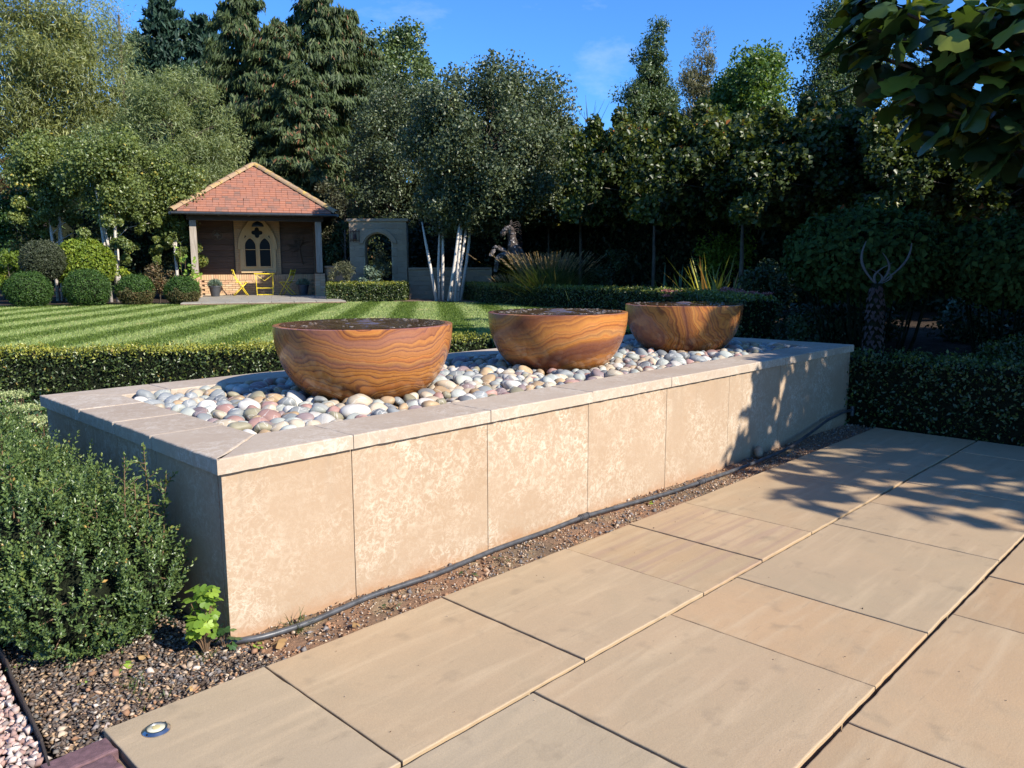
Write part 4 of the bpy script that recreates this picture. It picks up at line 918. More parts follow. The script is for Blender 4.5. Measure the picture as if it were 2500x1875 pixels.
for k, (px, py, hh, nn_, d_) in enumerate(((290, 1480, .10, 26, 'in the bark chips in front of the box shrub'), (640, 1360, .16, 34, 'growing against the pipe by the plinth corner'), (440, 1420, .08, 30, 'beside the corner paving slab'), (330, 1510, .07, 22, 'among pale stones near the recessed light'))):
    q = at(px, py, -.03); base = np.tile([0, 0, 0], (nn_, 1))+rng.normal(0, .02, (nn_, 3))*[1, 1, 0]; d = unit(rng.normal(size=(nn_, 3))*[.6, .6, 0]+[0, 0, 1])*(hh*(.5+.6*rng.random((nn_, 1))))
    e = link('grass_tuft', blade_mesh('grass_tuft', base, d, .004, rng.random(nn_)*.6, 4, .35), None, L_MISC); e.location = (*q[:2], -.045); tag(e, 'tuft of thin grass '+d_, 'grass tuft')
for k, (px, py, s_, rz, d_) in enumerate(((600, 1392, .045, .3, 'curled tan fallen leaf under the pipe at the plinth corner'), (770, 1352, .028, 1.4, 'small brown fallen leaf against the foot of the second wall panel'), (310, 1420, .03, 2.2, 'russet fallen leaf resting at the foot of the box shrub'), (410, 1492, .02, .8, 'tiny orange fallen leaf in the bark near the slab edge'))):
    V0, F0 = lobed('l', 3, 1, .35, k); me = MB().add(V0*s_*[1.2, .7, 1], F0).mesh('fallen_leaf'); a_ = me.attributes.new('tint', 'FLOAT', 'POINT'); a_.data.foreach_set('value', np.full(len(V0), .4+.15*k, np.float32))
    o = link('fallen_leaf', me, None, L_DEAD); q = at(px, py, -.02); o.location = (*q[:2], -.012); o.rotation_euler = (.1, -.15, rz); tag(o, d_, 'leaf')
# stone by the wall in the tree shade
V, F = ico(2); o = MB().add(V*(.05, .035, .055)*(1+.12*np.sin(V@[3, 5, 2]))[:, None], [tuple(f) for f in F]).build('loose_stone', M_ARCH, None, True); q = at(1618, 978, 0); o.location = (q[0], -.03, .02); tag(o, 'upright tan stone leaning on the plinth foot in tree shade', 'stone')
# sedum between shrub and hedge
for k, (px, py, D) in enumerate(((60, 880, 6.4), (92, 905, 6.0), (30, 850, 6.9))):
    q = dp(px, py, D); e = empty('sedum', (q[0], q[1], -.05), 0, 'pale green sedum with flat flower heads %s' % ('behind the box shrub beside the plinth end', 'tucked against the plinth end wall', 'below the clipped hedge')[k], 'plant'); hh = q[2]+.05; n = 900
    st = MB(); P0 = rng.normal(0, .10, (26, 3))*[1, 1, 0]+[0, 0, hh]
    for p in P0: st.tube([(p[0]*.2, p[1]*.2, 0), p], [.005, .003], 4)
    st.build('stems', M_TWIG, e); c = P0[rng.integers(0, 26, n)]+rng.normal(0, .028, (n, 3))*[1, 1, .3]
    link('flower_heads', leaf_mesh('flower_heads', c, rdir(n), unit(rdir(n)+[0, 0, 1.]), .018, .014, rng.random(n)), e, L_SEDUM)
    c = rng.normal(0, .11, (300, 3))*[1, 1, 0]+np.array([0, 0, 1])*hh*rng.random((300, 1)); link('leaves', leaf_mesh('leaves', c, rdir(300), unit(rdir(300)+[0, 0, 1.]), .06, .03, rng.random(300)), e, L_LAUREL)

# ================================================================== SUMMERHOUSE
def curve_plate(name, splines, depth):
    """flat plate with holes from closed 2D outlines (x, z), standing upright, thickness depth along y"""
    cu = bpy.data.curves.new(name, 'CURVE'); cu.dimensions = '2D'; cu.fill_mode = 'BOTH'; cu.extrude = depth/2; cu.bevel_depth = .008; cu.bevel_resolution = 1
    for pts in splines:
        sp = cu.splines.new('POLY'); sp.points.add(len(pts)-1); sp.use_cyclic_u = True
        for i, (x, z) in enumerate(pts): sp.points[i].co = (x, z, 0, 1)
    ob = bpy.data.objects.new(name, cu); COL.objects.link(ob); dg = bpy.context.evaluated_depsgraph_get(); me = bpy.data.meshes.new_from_object(ob.evaluated_get(dg))
    bpy.data.objects.remove(ob); bpy.data.curves.remove(cu); me.name = name
    me.transform(Matrix.Rotation(math.pi/2, 4, 'X')); return me
def gothic(cx_, hw, z0, zs, k=1.0, n=10):
    """pointed arch outline, centre cx_, half width hw, from z0, springing at zs; k = radius / width"""
    Rr = 2*hw*k; out_ = [(cx_-hw, z0), (cx_+hw, z0)]; a1 = math.acos((Rr-hw)/Rr)
    for i in range(n+1): a = a1*i/n; out_.append((cx_+hw-Rr+Rr*math.cos(a), zs+Rr*math.sin(a)))
    for i in range(n-1, -1, -1): a = a1*i/n; out_.append((cx_-hw+Rr-Rr*math.cos(a), zs+Rr*math.sin(a)))
    return out_
SO = np.array([11.43, 21.035]); SU = unit([.884, -.4676]); SV = np.array([-SU[1], SU[0]]); SRZ = math.atan2(SU[1], SU[0])
def sloc(x, y, z=0.): p = SO+SU*x+SV*y; return (p[0], p[1], z)
FZ = .68; EZ = 3.40; AP = 5.19; HW = 2.535
sh = empty('summerhouse', (*SO, 0), SRZ, 'open summerhouse with red clay tiled hip roof and oak posts', 'summerhouse')
# roof
S_ = math.hypot(HW, AP-EZ); sl_a = math.atan2(AP-EZ, HW)
def roofpt(face, x, s, n_=0.0):
    y = s*math.cos(sl_a)-n_*math.sin(sl_a); z = EZ+s*math.sin(sl_a)+n_*math.cos(sl_a); p = np.array([x, y-HW]); a = face*math.pi/2
    q = np.array([p[0]*math.cos(a)-p[1]*math.sin(a), p[0]*math.sin(a)+p[1]*math.cos(a)]); return np.array([q[0], q[1]+HW, z])
V = [(-HW+.03, .03, EZ), (HW-.03, .03, EZ), (HW-.03, 2*HW-.03, EZ), (-HW+.03, 2*HW-.03, EZ), (0, HW, AP-.02), (-HW+.03, .03, EZ-.05), (HW-.03, .03, EZ-.05), (HW-.03, 2*HW-.03, EZ-.05), (-HW+.03, 2*HW-.03, EZ-.05)]
roof = MB().add(V, [(0, 1, 4), (1, 2, 4), (2, 3, 4), (3, 0, 4), (0, 5, 6, 1), (1, 6, 7, 2), (2, 7, 8, 3), (3, 8, 5, 0), (5, 8, 7, 6)]).build('roof', M_BEAM, sh)
gauge = .142; tw = .19; tm = []
for k in range(4):
    b_ = MB().cbox((0, 0, 0), (tw-.004, gauge+.045, .026), .003, rot('X', -.15)@rot('Y', .015*(k-1.5))).mesh('tile'); b_.materials.append(M_TILE)
    a_ = b_.attributes.new('tint', 'FLOAT', 'POINT'); a_.data.foreach_set('value', np.full(len(b_.vertices), 0, np.float32)); tm.append(b_)
tv = np.array([v.co[:] for v in tm[0].vertices]); tf = [tuple(p.vertices) for p in tm[0].polygons]; rest_mb = MB(); rest_t = []; ntile = 0
Rf = rot('X', sl_a)
for face in range(4):
    for c_ in range(int(S_/gauge)):
        s = (c_+.5)*gauge-.02; hw_ = HW*(1-max(s, 0)/S_); nt_ = int(2*hw_/tw)+2
        for i in range(nt_):
            x = (i-nt_/2+.5*(c_ % 2))*tw+rng.normal(0, .003)
            if abs(x) > hw_-.04: continue
            p = roofpt(face, x, s, .028+.003*rng.random()); Mx = rot('Z', face*math.pi/2)@Rf
            if face == 0 and ntile < 300:
                o = link('tile', tm[random.randrange(4)], roof); o.matrix_local = Matrix.Translation(p.tolist())@Matrix(Mx.tolist()).to_4x4(); ntile += 1
            else: rest_mb.add(tv, tf, Mx, p); rest_t += [random.random()]*len(tv)
me = rest_mb.mesh('tiles'); a_ = me.attributes.new('tint', 'FLOAT', 'POINT'); a_.data.foreach_set('value', np.array(rest_t, np.float32)); o = link('tiles', me, roof, M_TILE); o['kind'] = 'stuff'
print('tiles', ntile, len(rest_t)//16)
# half-round hip tiles
def half_round(L, r_, th=.018, n=8):
    V = []; F = []
    for (x, rr) in ((0, r_*1.10), (L, r_*.92)):
        for q in (rr, rr-th):
            for i in range(n+1): a = math.pi*i/n; V.append((x, q*math.cos(a), q*math.sin(a)*.8))
    m_ = n+1
    for i in range(n): F += [(i, i+1, 2*m_+i+1, 2*m_+i), (m_+i, 3*m_+i, 3*m_+i+1, m_+i+1), (i, m_+i, m_+i+1, i+1), (2*m_+i, 2*m_+i+1, 3*m_+i+1, 3*m_+i)]
    return MB().add(V, F)
hm = half_round(.45, .125).mesh('hip_tile', True, 50); hm.materials.append(M_HIP)
for cxx, cyy in ((-1, 0), (1, 0), (1, 2), (-1, 2)):
    a = np.array([cxx*HW, HW+(cyy-1)*HW, EZ+.03]); b = np.array([0, HW, AP+.04]); d = unit(b-a); L = np.linalg.norm(b-a); side = unit(np.cross([0, 0, 1], d)); upv = np.cross(d, side); n_ = 9
    for i in range(n_):
        p = a+d*(i*L/n_-.03)+upv*.005; o = link('hip_tile', hm, roof); o.matrix_local = Matrix(((d[0], side[0], upv[0], p[0]), (d[1], side[1], upv[1], p[1]), (d[2], side[2], upv[2], p[2]), (0, 0, 0, 1)))
# eaves: gutter, beams, rafters
gut = MB(); gut.tube([(-HW-.02, -.05, EZ-.045), (HW+.02, -.05, EZ-.045)], .05, 10); gut.build('gutter', plain('dark_metal_gutter', (.05, .055, .06), .35, .5), sh, True, 60)
for sg in (-1, 1): MB().tube([(sg*(HW+.05), -.02, EZ-.045), (sg*(HW+.05), 2*HW, EZ-.045)], .05, 8).build('gutter', plain('dark_metal_gutter', (.05, .055, .06), .35, .5), sh, True, 60)
MB().cbox((0, .45, 3.26), (4.3, .18, .2), .01).build('eaves_beam', M_BEAM, sh)
for x in np.linspace(-2.1, 2.1, 10): MB().box((x, .28, 3.345), (.07, .5, .09)).build('rafter_end', M_BEAM, sh)
for sg in (-1, 1):
    MB().cbox((sg*1.97, .45, 2.31), (.2, .2, 1.70), .012).build('post', M_OAKPOST, sh)
    pier = MB().box((sg*1.97, .45, (FZ+1.44)/2), (.31, .31, 1.44-FZ-.02)).build('pier', M_MORTAR, sh)
    for c_ in range(9):
        for i in range(2):
            dx = (.085 if c_ % 2 else -.085)*(1 if i else -1); z = FZ+.045+c_*.083
            MB().cbox((sg*1.97+dx, .45, z), (.158, .335, .073), .004).build('brick', M_BRICK, pier)
BY = 2.15
MB().box((0, BY+.17, (FZ+3.35)/2), (4.1, .16, 3.35-FZ)).build('back_wall', M_MORTAR, sh)
for sg in (-1, 1):
    MB().box((sg*2.0, (BY+.55)/2+.1, (FZ+3.3)/2), (.1, BY-.45, 3.3-FZ)).build('side_wall', M_OAKBOARD, sh)
dw = MB().box((0, BY+.055, (FZ+1.40)/2), (3.88, .06, 1.40-FZ-.005)).build('dwarf_wall', M_MORTAR, sh)
bmesh_ = [MB().cbox((0, 0, 0), (.215, .1, .065), .004).mesh('brick') for _ in range(2)]; sold = MB().cbox((0, 0, 0), (.068, .12, .19), .004).mesh('brick')
for b_ in bmesh_+[sold]: b_.materials.append(M_BRICK)
for c_ in range(7):
    for i in range(18):
        x = -1.93+.11+i*.2255+(.113 if c_ % 2 else 0)-.11
        if abs(x) > 1.87: continue
        o = link('brick', bmesh_[i % 2], dw); o.location = (x, BY+rng.normal(0, .0012), FZ+.045+c_*.075)
for i in range(49):
    o = link('brick', sold, dw); o.location = (-1.9+.04+i*.0775, BY-.008, FZ+.625)
for sg in (-1, 1):
    for k in range(9):
        MB().cbox((sg*1.36, BY+.07+.004*(k % 2), 1.51+k*.205), (1.12, .035, .198), .004, rot('X', -.05)).build('board', M_OAKBOARD, sh)
    MB().cbox((sg*.785, BY+.03, 2.36), (.03, .06, 1.9), .004).build('cover_strip', M_BEAM, sh)
bk = MB(); bt = []
for c_ in range(26):
    z = 1.45+c_*.075
    for i in range(8):
        x = -.78+i*.2255+(.113 if c_ % 2 else 0)
        for a, b in ((max(x-.108, -.765), min(x+.108, .765)),):
            if b-a < .03: continue
            if (z < 2.5 and abs(x) < .50) or (z < 2.85 and abs(x) < .4): continue
            n0 = bk.n; bk.cbox(((a+b)/2, BY+.075, z), (b-a, .05, .066), .003); bt += [random.random()*.4]*(bk.n-n0)
me = bk.mesh('brickwork'); a_ = me.attributes.new('tint', 'FLOAT', 'POINT'); a_.data.foreach_set('value', np.array(bt, np.float32)); o = link('brickwork', me, sh, M_BRICK); o['kind'] = 'stuff'
# gothic window
def quatre(cz, r_, n=9):
    out_ = []
    for q in range(4):
        a0 = q*math.pi/2
        c_ = (r_*.55*math.cos(a0), cz+r_*.55*math.sin(a0))
        for i in range(n): a = a0-1.75+3.5*i/(n-1); out_.append((c_[0]+r_*.40*math.cos(a), c_[1]+r_*.40*math.sin(a)))
    return out_
win = link('window', curve_plate('window', [gothic(0, .60, 1.47, 2.30, 1.0), gothic(-.245, .185, 1.68, 2.38, .9), gothic(.245, .185, 1.68, 2.38, .9), quatre(2.86, .205), [(-.46, 2.62), (-.36, 2.72), (-.40, 2.80)], [(.46, 2.62), (.40, 2.80), (.36, 2.72)]], .10), sh, M_TRAC); win.location = (0, BY+.04, 0)
ho = link('hood_mould', curve_plate('hood_mould', [gothic(0, .66, 2.28, 2.30, 1.0), gothic(0, .585, 2.27, 2.30, 1.0)], .06), win, M_TRAC); ho.location = (0, -.04, 0)
for x in (-.245, .245):
    f_ = link('lancet_moulding', curve_plate('lancet_moulding', [gothic(x, .215, 1.65, 2.38, .9), gothic(x, .183, 1.681, 2.38, .9)], .03), win, M_TRAC); f_.location = (0, -.065, 0)
    MB().box((x, .0, 2.15), (.42, .01, 1.0)).build('pane', M_PANE, win)
MB().box((0, .0, 2.86), (.5, .01, .42)).build('pane', M_PANE, win)
for x in (-.41, .41): MB().box((x, .0, 2.71), (.13, .01, .22)).build('pane', M_PANE, win)
MB().cbox((0, -.06, 1.49), (1.16, .14, .07), .01).build('sill', M_TRAC, win)
# things on and in the summerhouse
def place(name, lx, ly, z, label, cat, group=None, rz=0.0): return empty(name, sloc(lx, ly, z), SRZ+rz, label, cat, group)
lamp = place('pendant_lamp', .03, .9, 3.02, 'dark domed pendant lamp hanging under the summerhouse eaves', 'lamp')
MB().lathe([(.02, .16), (.06, .15), (.16, .09), (.20, .0), (.19, -.02), (.175, 0), (.02, .1)], 28).build('shade', plain('aged_copper_shade', (.05, .055, .05), .5, .5), lamp, True, 40)
MB().tube([(0, 0, .15), (0, 0, .33)], .008, 6).build('rod', M_IRON, lamp); MB().lathe([(.02, .08), (.05, .05), (.05, .02), (.01, -.01)], 12).build('bulb', plain('unlit_bulb', (.5, .5, .45), .2), lamp, True)
pq = place('wall_plaque', -1.32, BY+.03, 2.76, 'round openwork metal plaque with a cross on dark boards', 'plaque')
m_ = MB(); ca = np.linspace(0, 2*math.pi, 41); m_.tube(np.stack([.17*np.cos(ca), 0*ca, .17*np.sin(ca)], 1), .008, 6, False); m_.tube(np.stack([.125*np.cos(ca), 0*ca, .125*np.sin(ca)], 1), .006, 6, False); MPQ = plain('pale_cast_metal', (.22, .19, .15), .55, .4)
m_.build('ring', MPQ, pq)
for a in (0, math.pi/2, math.pi, 1.5*math.pi):
    c_, s_ = math.cos(a), math.sin(a); MB().add([(0, -.01, 0), (.05*c_-.025*s_, -.004, .05*s_+.025*c_), (.12*c_, -.004, .12*s_), (.05*c_+.025*s_, -.004, .05*s_-.025*c_), (0, .006, 0)], [(0, 1, 2), (0, 2, 3), (4, 2, 1), (4, 3, 2)]).build('petal', MPQ, pq)
ws = place('wall_sculpture', 1.38, BY+.02, 2.3, 'dark wire sculpture of a windswept tree on the boards', 'sculpture')
m_ = MB(); rg = np.random.default_rng(4)
for k in range(34):
    a = rg.uniform(.2, 2.6) if k % 3 else rg.uniform(2.6, 4.2); L = rg.uniform(.3, .62); pts = []
    for t in np.linspace(0, 1, 7): b_ = a+.9*t*(1 if k % 2 else -1)*.6; pts.append((L*t*math.cos(b_)*.9+.05, -.02-.03*t, L*t*math.sin(b_)+.05))
    m_.tube(pts, np.linspace(.009, .003, 7), 5)
m_.tube([(.15, -.01, -.55), (.08, -.02, -.2), (.05, -.02, .06)], [.02, .016, .012], 6); m_.build('branches', plain('dark_bronze_wire', (.06, .04, .028), .5, .6), ws)
def bar(mb, a, b, r_=.011): mb.tube([a, b], [r_, r_], 6)
def bistro_chair(lx, ly, rz, label):
    e = place('bistro_chair', lx, ly, FZ+.012, label, 'chair', 'yellow folding chairs under the summerhouse', rz)
    for y in (-.19, .19):
        m_ = MB(); m_.tube([(-.25, y, .88), (-.17, y, .62), (-.03, y, .40), (.22, y, 0)], .013, 6); m_.build('back_leg', M_YEL, e, True)
        m_ = MB(); m_.tube([(.19, y*.82, .45), (-.24, y*.82, 0)], .013, 6); m_.build('front_leg', M_YEL, e, True)
    for z, x in ((.80, -.227), (.69, -.193)): MB().cbox((x, 0, z+.02), (.016, .40, .085), .004, rot('Y', -.3)).build('back_slat', M_YEL, e)
    for x in np.linspace(-.16, .2, 6): MB().cbox((x, 0, .455), (.05, .38, .014), .003).build('seat_slat', M_YEL, e)
    m_ = MB(); bar(m_, (.20, -.19, .02), (.20, .19, .02)); bar(m_, (-.22, -.16, .02), (-.22, .16, .02)); bar(m_, (.19, -.17, .44), (.19, .17, .44)); bar(m_, (-.13, -.19, .44), (-.13, .19, .44)); m_.build('stretcher', M_YEL, e)
bistro_chair(-.62, BY-.75, .15, 'yellow folding bistro chair facing the table from the wall plaque side')
bistro_chair(.92, BY-.75, math.pi-.45, 'yellow folding bistro chair facing the table from the wire sculpture side')
tb = place('bistro_table', .17, BY-.72, FZ+.012, 'small square yellow folding bistro table between two chairs', 'table')
MB().cbox((0, 0, .735), (.68, .55, .028), .006).build('table_top', M_YEL, tb)
for y in (-.22, .22):
    for sg in (-1, 1): m_ = MB(); bar(m_, (sg*.27, y, 0), (-sg*.24, y*.9, .72), .012) if False else bar(m_, (sg*.26, y, 0), (sg*.285, y, .72), .012); m_.build('leg', M_YEL, tb)
    m_ = MB(); bar(m_, (-.26, y, .25), (.26, y, .25)); bar(m_, (-.26, y, .02), (.26, y, .02)); bar(m_, (-.27, y, .70), (0, y, .50), .009); bar(m_, (.27, y, .70), (0, y, .50), .009); m_.build('stretcher', M_YEL, tb)
for k, x in enumerate((-.02, .06)):
    q = place('cup', .17+x, BY-.72, FZ+.012+.749, 'small dark cup on the yellow table', 'cup', 'cups on the yellow table'); MB().lathe([(.02, 0), (.03, .03), (.032, .05), (.027, .05), (.022, .01)], 14).build('cup_body', M_IRON, q, True, 40); q_ = MB(); ca = np.linspace(-1.3, 1.3, 7); q_.tube(np.stack([.03+.016*np.cos(ca), 0*ca, .027+.016*np.sin(ca)], 1), .004, 5); q_.build('handle', M_IRON, q)
for lx, ly, d_ in ((-1.42, .75, 'below the round plaque, in sun'), (1.45, 1.2, 'shaded, beside the brick pier and box hedge')):
    e = place('planter', lx, ly, FZ+.012, 'charcoal pot of grey-green sage '+d_, 'planter', 'charcoal pots under the summerhouse'); MB().lathe([(.13, 0), (.185, .30), (.205, .30), (.205, .36), (.185, .36), (.175, .30), (.02, .29)], 28).build('pot', M_POT, e, True, 35)
    n = 700; d = rdir(n); d[:, 2] = np.abs(d[:, 2]); pos_ = d*[.25, .25, .22]*(.5+.5*rng.random((n, 1)))+[0, 0, .36]; link('foliage', leaf_mesh('foliage', pos_, unit(d+[0, 0, .6]+.3*rdir(n)), rdir(n), .08, .022, rng.random(n)), e, L_SAGE)
# patio before the summerhouse
def tol(p): q = np.array(p[:2])-SO; return q@SU, q@SV
pa, pb = tol(at(437, 655, FZ)), tol(at(692, 651.5, FZ))
pat = MB().box((0, 0, 0), (.1, .1, .02)); pat = MB().slab([(-2.05, min(pa[1], pb[1])), (2.3, min(pa[1], pb[1])), (2.3, BY+.1), (-2.05, BY+.1)], -.1, -.012, .002, 0, 1).build('patio', M_BED); pat.location = (*SO, FZ); pat.rotation_euler = (0, 0, SRZ)
tag(pat, 'small stone patio in front of the summerhouse', 'patio', kind='structure')
y0 = min(pa[1], pb[1]); rg = np.random.default_rng(3)
while y0 < BY:
    hrow = (.45, .6, .75)[rg.integers(0, 3)]; x = -2.05+rg.random()*-.3
    while x < 2.3:
        wv_ = (.6, .75, .9)[rg.integers(0, 3)]
        a, b = max(x, -2.05), min(x+wv_, 2.3)
        if b-a > .08: MB().slab([(a+.008, y0+.008), (b-.008, y0+.008), (b-.008, min(y0+hrow, BY+.05)-.008), (a+.008, min(y0+hrow, BY+.05)-.008)], -.05, .01+.004*rg.random(), .005, .002, .1, int(1e4*rg.random())).build('patio_slab', M_PATIO, pat)
        x += wv_
    y0 += hrow

# ================================================================== ARCHED GATEWAY + GARDEN WALLS
GO = np.array([13.87, 17.745]); GU = unit([.693, -.721]); GRZ = math.atan2(GU[1], GU[0]); GZ = .60; GH = 3.06-GZ
ga = empty('stone_gateway', (*GO, GZ), GRZ, 'weathered stone gateway with a rounded arch opening behind the box hedge', 'gateway')
def seg_arch(hw, z0, zs, rise, n=12):
    Rr = (hw*hw+rise*rise)/(2*rise); a1 = math.asin(hw/Rr); out_ = [(-hw, z0), (hw, z0)]
    for i in range(n+1): a = a1-2*a1*i/n; out_.append((Rr*math.sin(a), zs+rise-Rr+Rr*math.cos(a)))
    return out_
zs = 2.40-GZ
body = curve_plate('wall', [[(-.90, -.1), (-.43, -.1)]+seg_arch(.43, -.1, zs, .30)[2:][::-1]+[(.43, -.1), (.90, -.1), (.90, GH), (-.90, GH)]], .40); wl_ = link('wall', body, ga, M_MORTAR)
bme = {}
for c_ in range(14):
    z = .085+c_*.172; off = .17 if c_ % 2 else 0
    for i in range(7):
        a, b = -.905+i*.34-off, -.905+(i+1)*.34-off; a, b = max(a, -.905), min(b, .905)
        hwz = .47 if z < zs else (.47*math.sqrt(max(0, 1-((z-zs)/.42)**2)) if z < zs+.42 else 0)
        for (p, q) in ([(a, b)] if hwz == 0 else [(a, min(b, -hwz)), (max(a, hwz), b)]):
            if q-p > .05: MB().cbox(((p+q)/2, 0, z), (q-p-.008, .44, .163), .006).build('block', M_ARCH, wl_)
hm_ = link('hood_mould', curve_plate('hood_mould', [seg_arch(.60, zs-.02, zs, .44)[2:]+[(-.47, zs-.02)]+seg_arch(.47, zs-.02, zs, .33)[2:][::-1]+[(.6, zs-.02)]], .52), ga, M_ARCH)
MB().cbox((0, 0, GH+.045), (1.94, .54, .09), .012).build('cap_stone', M_ARCH, ga)
for sg in (-1, 1):
    for z in (.35, .95, 1.5): MB().cbox((sg*.52, -.012, z), (.16, .45, .26), .008).build('quoin', M_ARCH, ga)
br_ = empty('iron_bracket', (*(GO-GU*.86+np.array([GU[1], -GU[0]])*.28), 2.62), GRZ, 'rusty iron bracket holding a bell on the stone gateway', 'bracket'); MR = plain('rusty_iron', (.07, .03, .022), .7, .4)
m_ = MB()
for z in (-.14, .14): m_.tube([(-.02, 0, z), (.30, 0, z)], .010, 6)
for x in (0, .10, .18, .28): m_.tube([(x, 0, -.2), (x, 0, .2)], .009, 6)
for z in (-.1, .1): m_.tube([(.02, 0, z), (.02, .3, z)], .009, 6)
m_.build('bars', MR, br_); MB().lathe([(.07, -.1), (.055, -.05), (.045, .02), (.02, .06), (.005, .07)], 16, (.14, 0, .0)).build('bell', MR, br_, True, 40)
def low_wall(a, b, z1, label):
    a, b = np.array(a), np.array(b); d = b-a; L = np.linalg.norm(d); e = empty('garden_wall', (*a, GZ), math.atan2(d[1], d[0]), label, 'wall')
    body = MB().box((L/2, 0, (z1-GZ)/2-.05), (L, .24, z1-GZ+.1)).build('wall', M_MORTAR, e)
    for c_ in range(int((z1-GZ)/.15)):
        x = -.17*(c_ % 2)
        while x < L:
            p, q = max(x, 0), min(x+.34, L)
            if q-p > .05: MB().cbox(((p+q)/2, 0, .075+c_*.15), (q-p-.008, .27, .142), .006).build('block', M_ARCH, body)
            x += .34
    for i in range(max(1, int(L/.6))): w_ = L/max(1, int(L/.6)); MB().cbox(((i+.5)*w_, 0, z1-GZ+.035), (w_-.008, .36, .07), .01).build('coping_stone', M_ARCH, e)
low_wall(sloc(2.2, .9)[:2], GO-GU*.93, 1.62, 'low stone wall joining summerhouse and arched gateway')
low_wall(GO+GU*.93, GO+GU*3.6, 1.55, 'low stone wall running from the gateway behind the white birch stems')
# brick path to the gateway
bp = MB().slab([tuple(at(x, y, LZ)[:2]) for x, y in ((850, 651.5), (1040, 654), (1010, 646), (985, 638), (880, 638), (850, 642))], -.05, .012, .01, .0, .3).build('brick_path', plain('worn_brick_path', (.16, .10, .065), .9, var=.35, scale=14)); bp.location = (0, 0, LZ-.004); tag(bp, 'worn brown brick path leading to the stone gateway', 'path', kind='structure')

# ================================================================== PLANTING: borders
# balls along the lawn edge
for (px, r_, D, m2, d_) in ((60, .55, 20.6, None, 'below the tall dark topiary'), (186, .585, 21.0, None, 'in front of the golden rounded shrub'), (290, .50, 21.6, L_BALLBR, 'brown-scorched low down, before the white birch stems'), (393, .47, 21.8, L_BALLBR, 'brown-scorched low down, beside the summerhouse patio')):
    q = gpos(px, D); ball('clipped_ball', q, r_, 11000, .05, L_BALL, 'clipped green ball '+d_, 'topiary', 'clipped balls along the lawn', (1, 1, .90), mat2=m2, wl=.35)
q = gpos(96, 22.6); zc_ = ztop(96, 563, 22.6)-q[2]; ball('topiary_standard', q, .60, 12000, .05, L_GREY, 'dark grey-green rounded topiary on bare twisted stems', 'topiary', None, (1, 1, .95), zc=zc_, stems=6, wl=.45)
q = gpos(186, 23.6); ball('golden_shrub', q, .78, 11000, .075, L_YELG, 'golden-green clipped rounded shrub behind the clipped balls', 'shrub', None, (1.05, .9, 1.0), zc=ztop(186, 572, 23.6)-q[2], rnd=.08, wl=.6)
def bush(name, px, D, ytop, wpx, label, mat, leaf, wl, k=16, per=260, cat='shrub', z0=None, tint0=.5, group=None, seed=None, stemmat=None, ybot=None, hang=0.0, tvar=.18, stem=.03):
    b = gpos(px, D, z0); zt_ = ztop(px, ytop, D)-b[2]; hw_ = wpx*KS/FPX*D/2; zb_ = 0.1 if ybot is None else ztop(px, ybot, D)-b[2]
    cl = ell_clumps(k, (0, 0, (zt_+zb_)/2), (hw_*.82, hw_*.7, (zt_-zb_)/2*.85), hw_*.36, int(px+D*7) if seed is None else seed)
    return tree(name, b, label, cat, group, [[(0, 0, -.06), (.03, 0, zt_*.35), (0, .02, zt_*.6)]], cl, per, leaf, wl, mat, stemmat or M_BARK, r0=stem, surf=.7, tint0=tint0, hang=hang, tvar=tvar)
bush('leafy_shrub', 20, 23.5, 535, 120, 'pale yellow-green shrub between the topiary standard and the picture-left laurel'.replace('picture-left ', ''), L_YELG, .09, .5, 14, 260, tint0=.35)
bush('laurel_shrub', 45, 26, 385, 190, 'tall glossy laurel with bright leaves behind the topiary standard', L_LAUREL, .13, .5, 26, 420)
bush('laurel_shrub', 300, 27.5, 455, 260, 'dark evergreen shrub behind the white birch stems', L_DARK, .13, .5, 26, 380, tint0=.5)
bush('russet_shrub', 342, 22.8, 555, 75, 'russet-leaved rose shrub beside the summerhouse post', L_RED, .07, .6, 12, 200)
bush('yellow_shrub', 275, 22.8, 575, 50, 'small yellow-leaved shrub between two clipped balls', L_YELG, .07, .7, 8, 120, tint0=.8)
e = empty('climber', gpos(405, 22.9), 0, 'lime-leaved climbing stems in front of the left oak post'.replace('the left ', 'the plaque-side '), 'plant'); st = MB(); pos_ = []
for k in range(9):
    a = rng.normal(0, .16, 2); h_ = .7+.9*rng.random(); p = [(a[0]*.3, a[1]*.3, 0), (a[0], a[1], h_*.6), (a[0]*1.6+.1, a[1]*1.4, h_)]; st.tube(p, [.008, .006, .003], 5)
    for t in np.linspace(.35, 1, 11): pos_.append(np.array([np.interp(t, [0, .6, 1], [q_[i] for q_ in p]) for i in range(3)])+rng.normal(0, .05, 3))
st.build('stems', M_TWIG, e); pos_ = np.array(pos_); n = len(pos_); link('leaves', leaf_mesh('leaves', pos_, unit(rdir(n)+[.5, -.5, 0]), unit(rdir(n)*.5+[-.3, -.7, .5]), .13, .10, rng.random(n)), e, L_LIME)
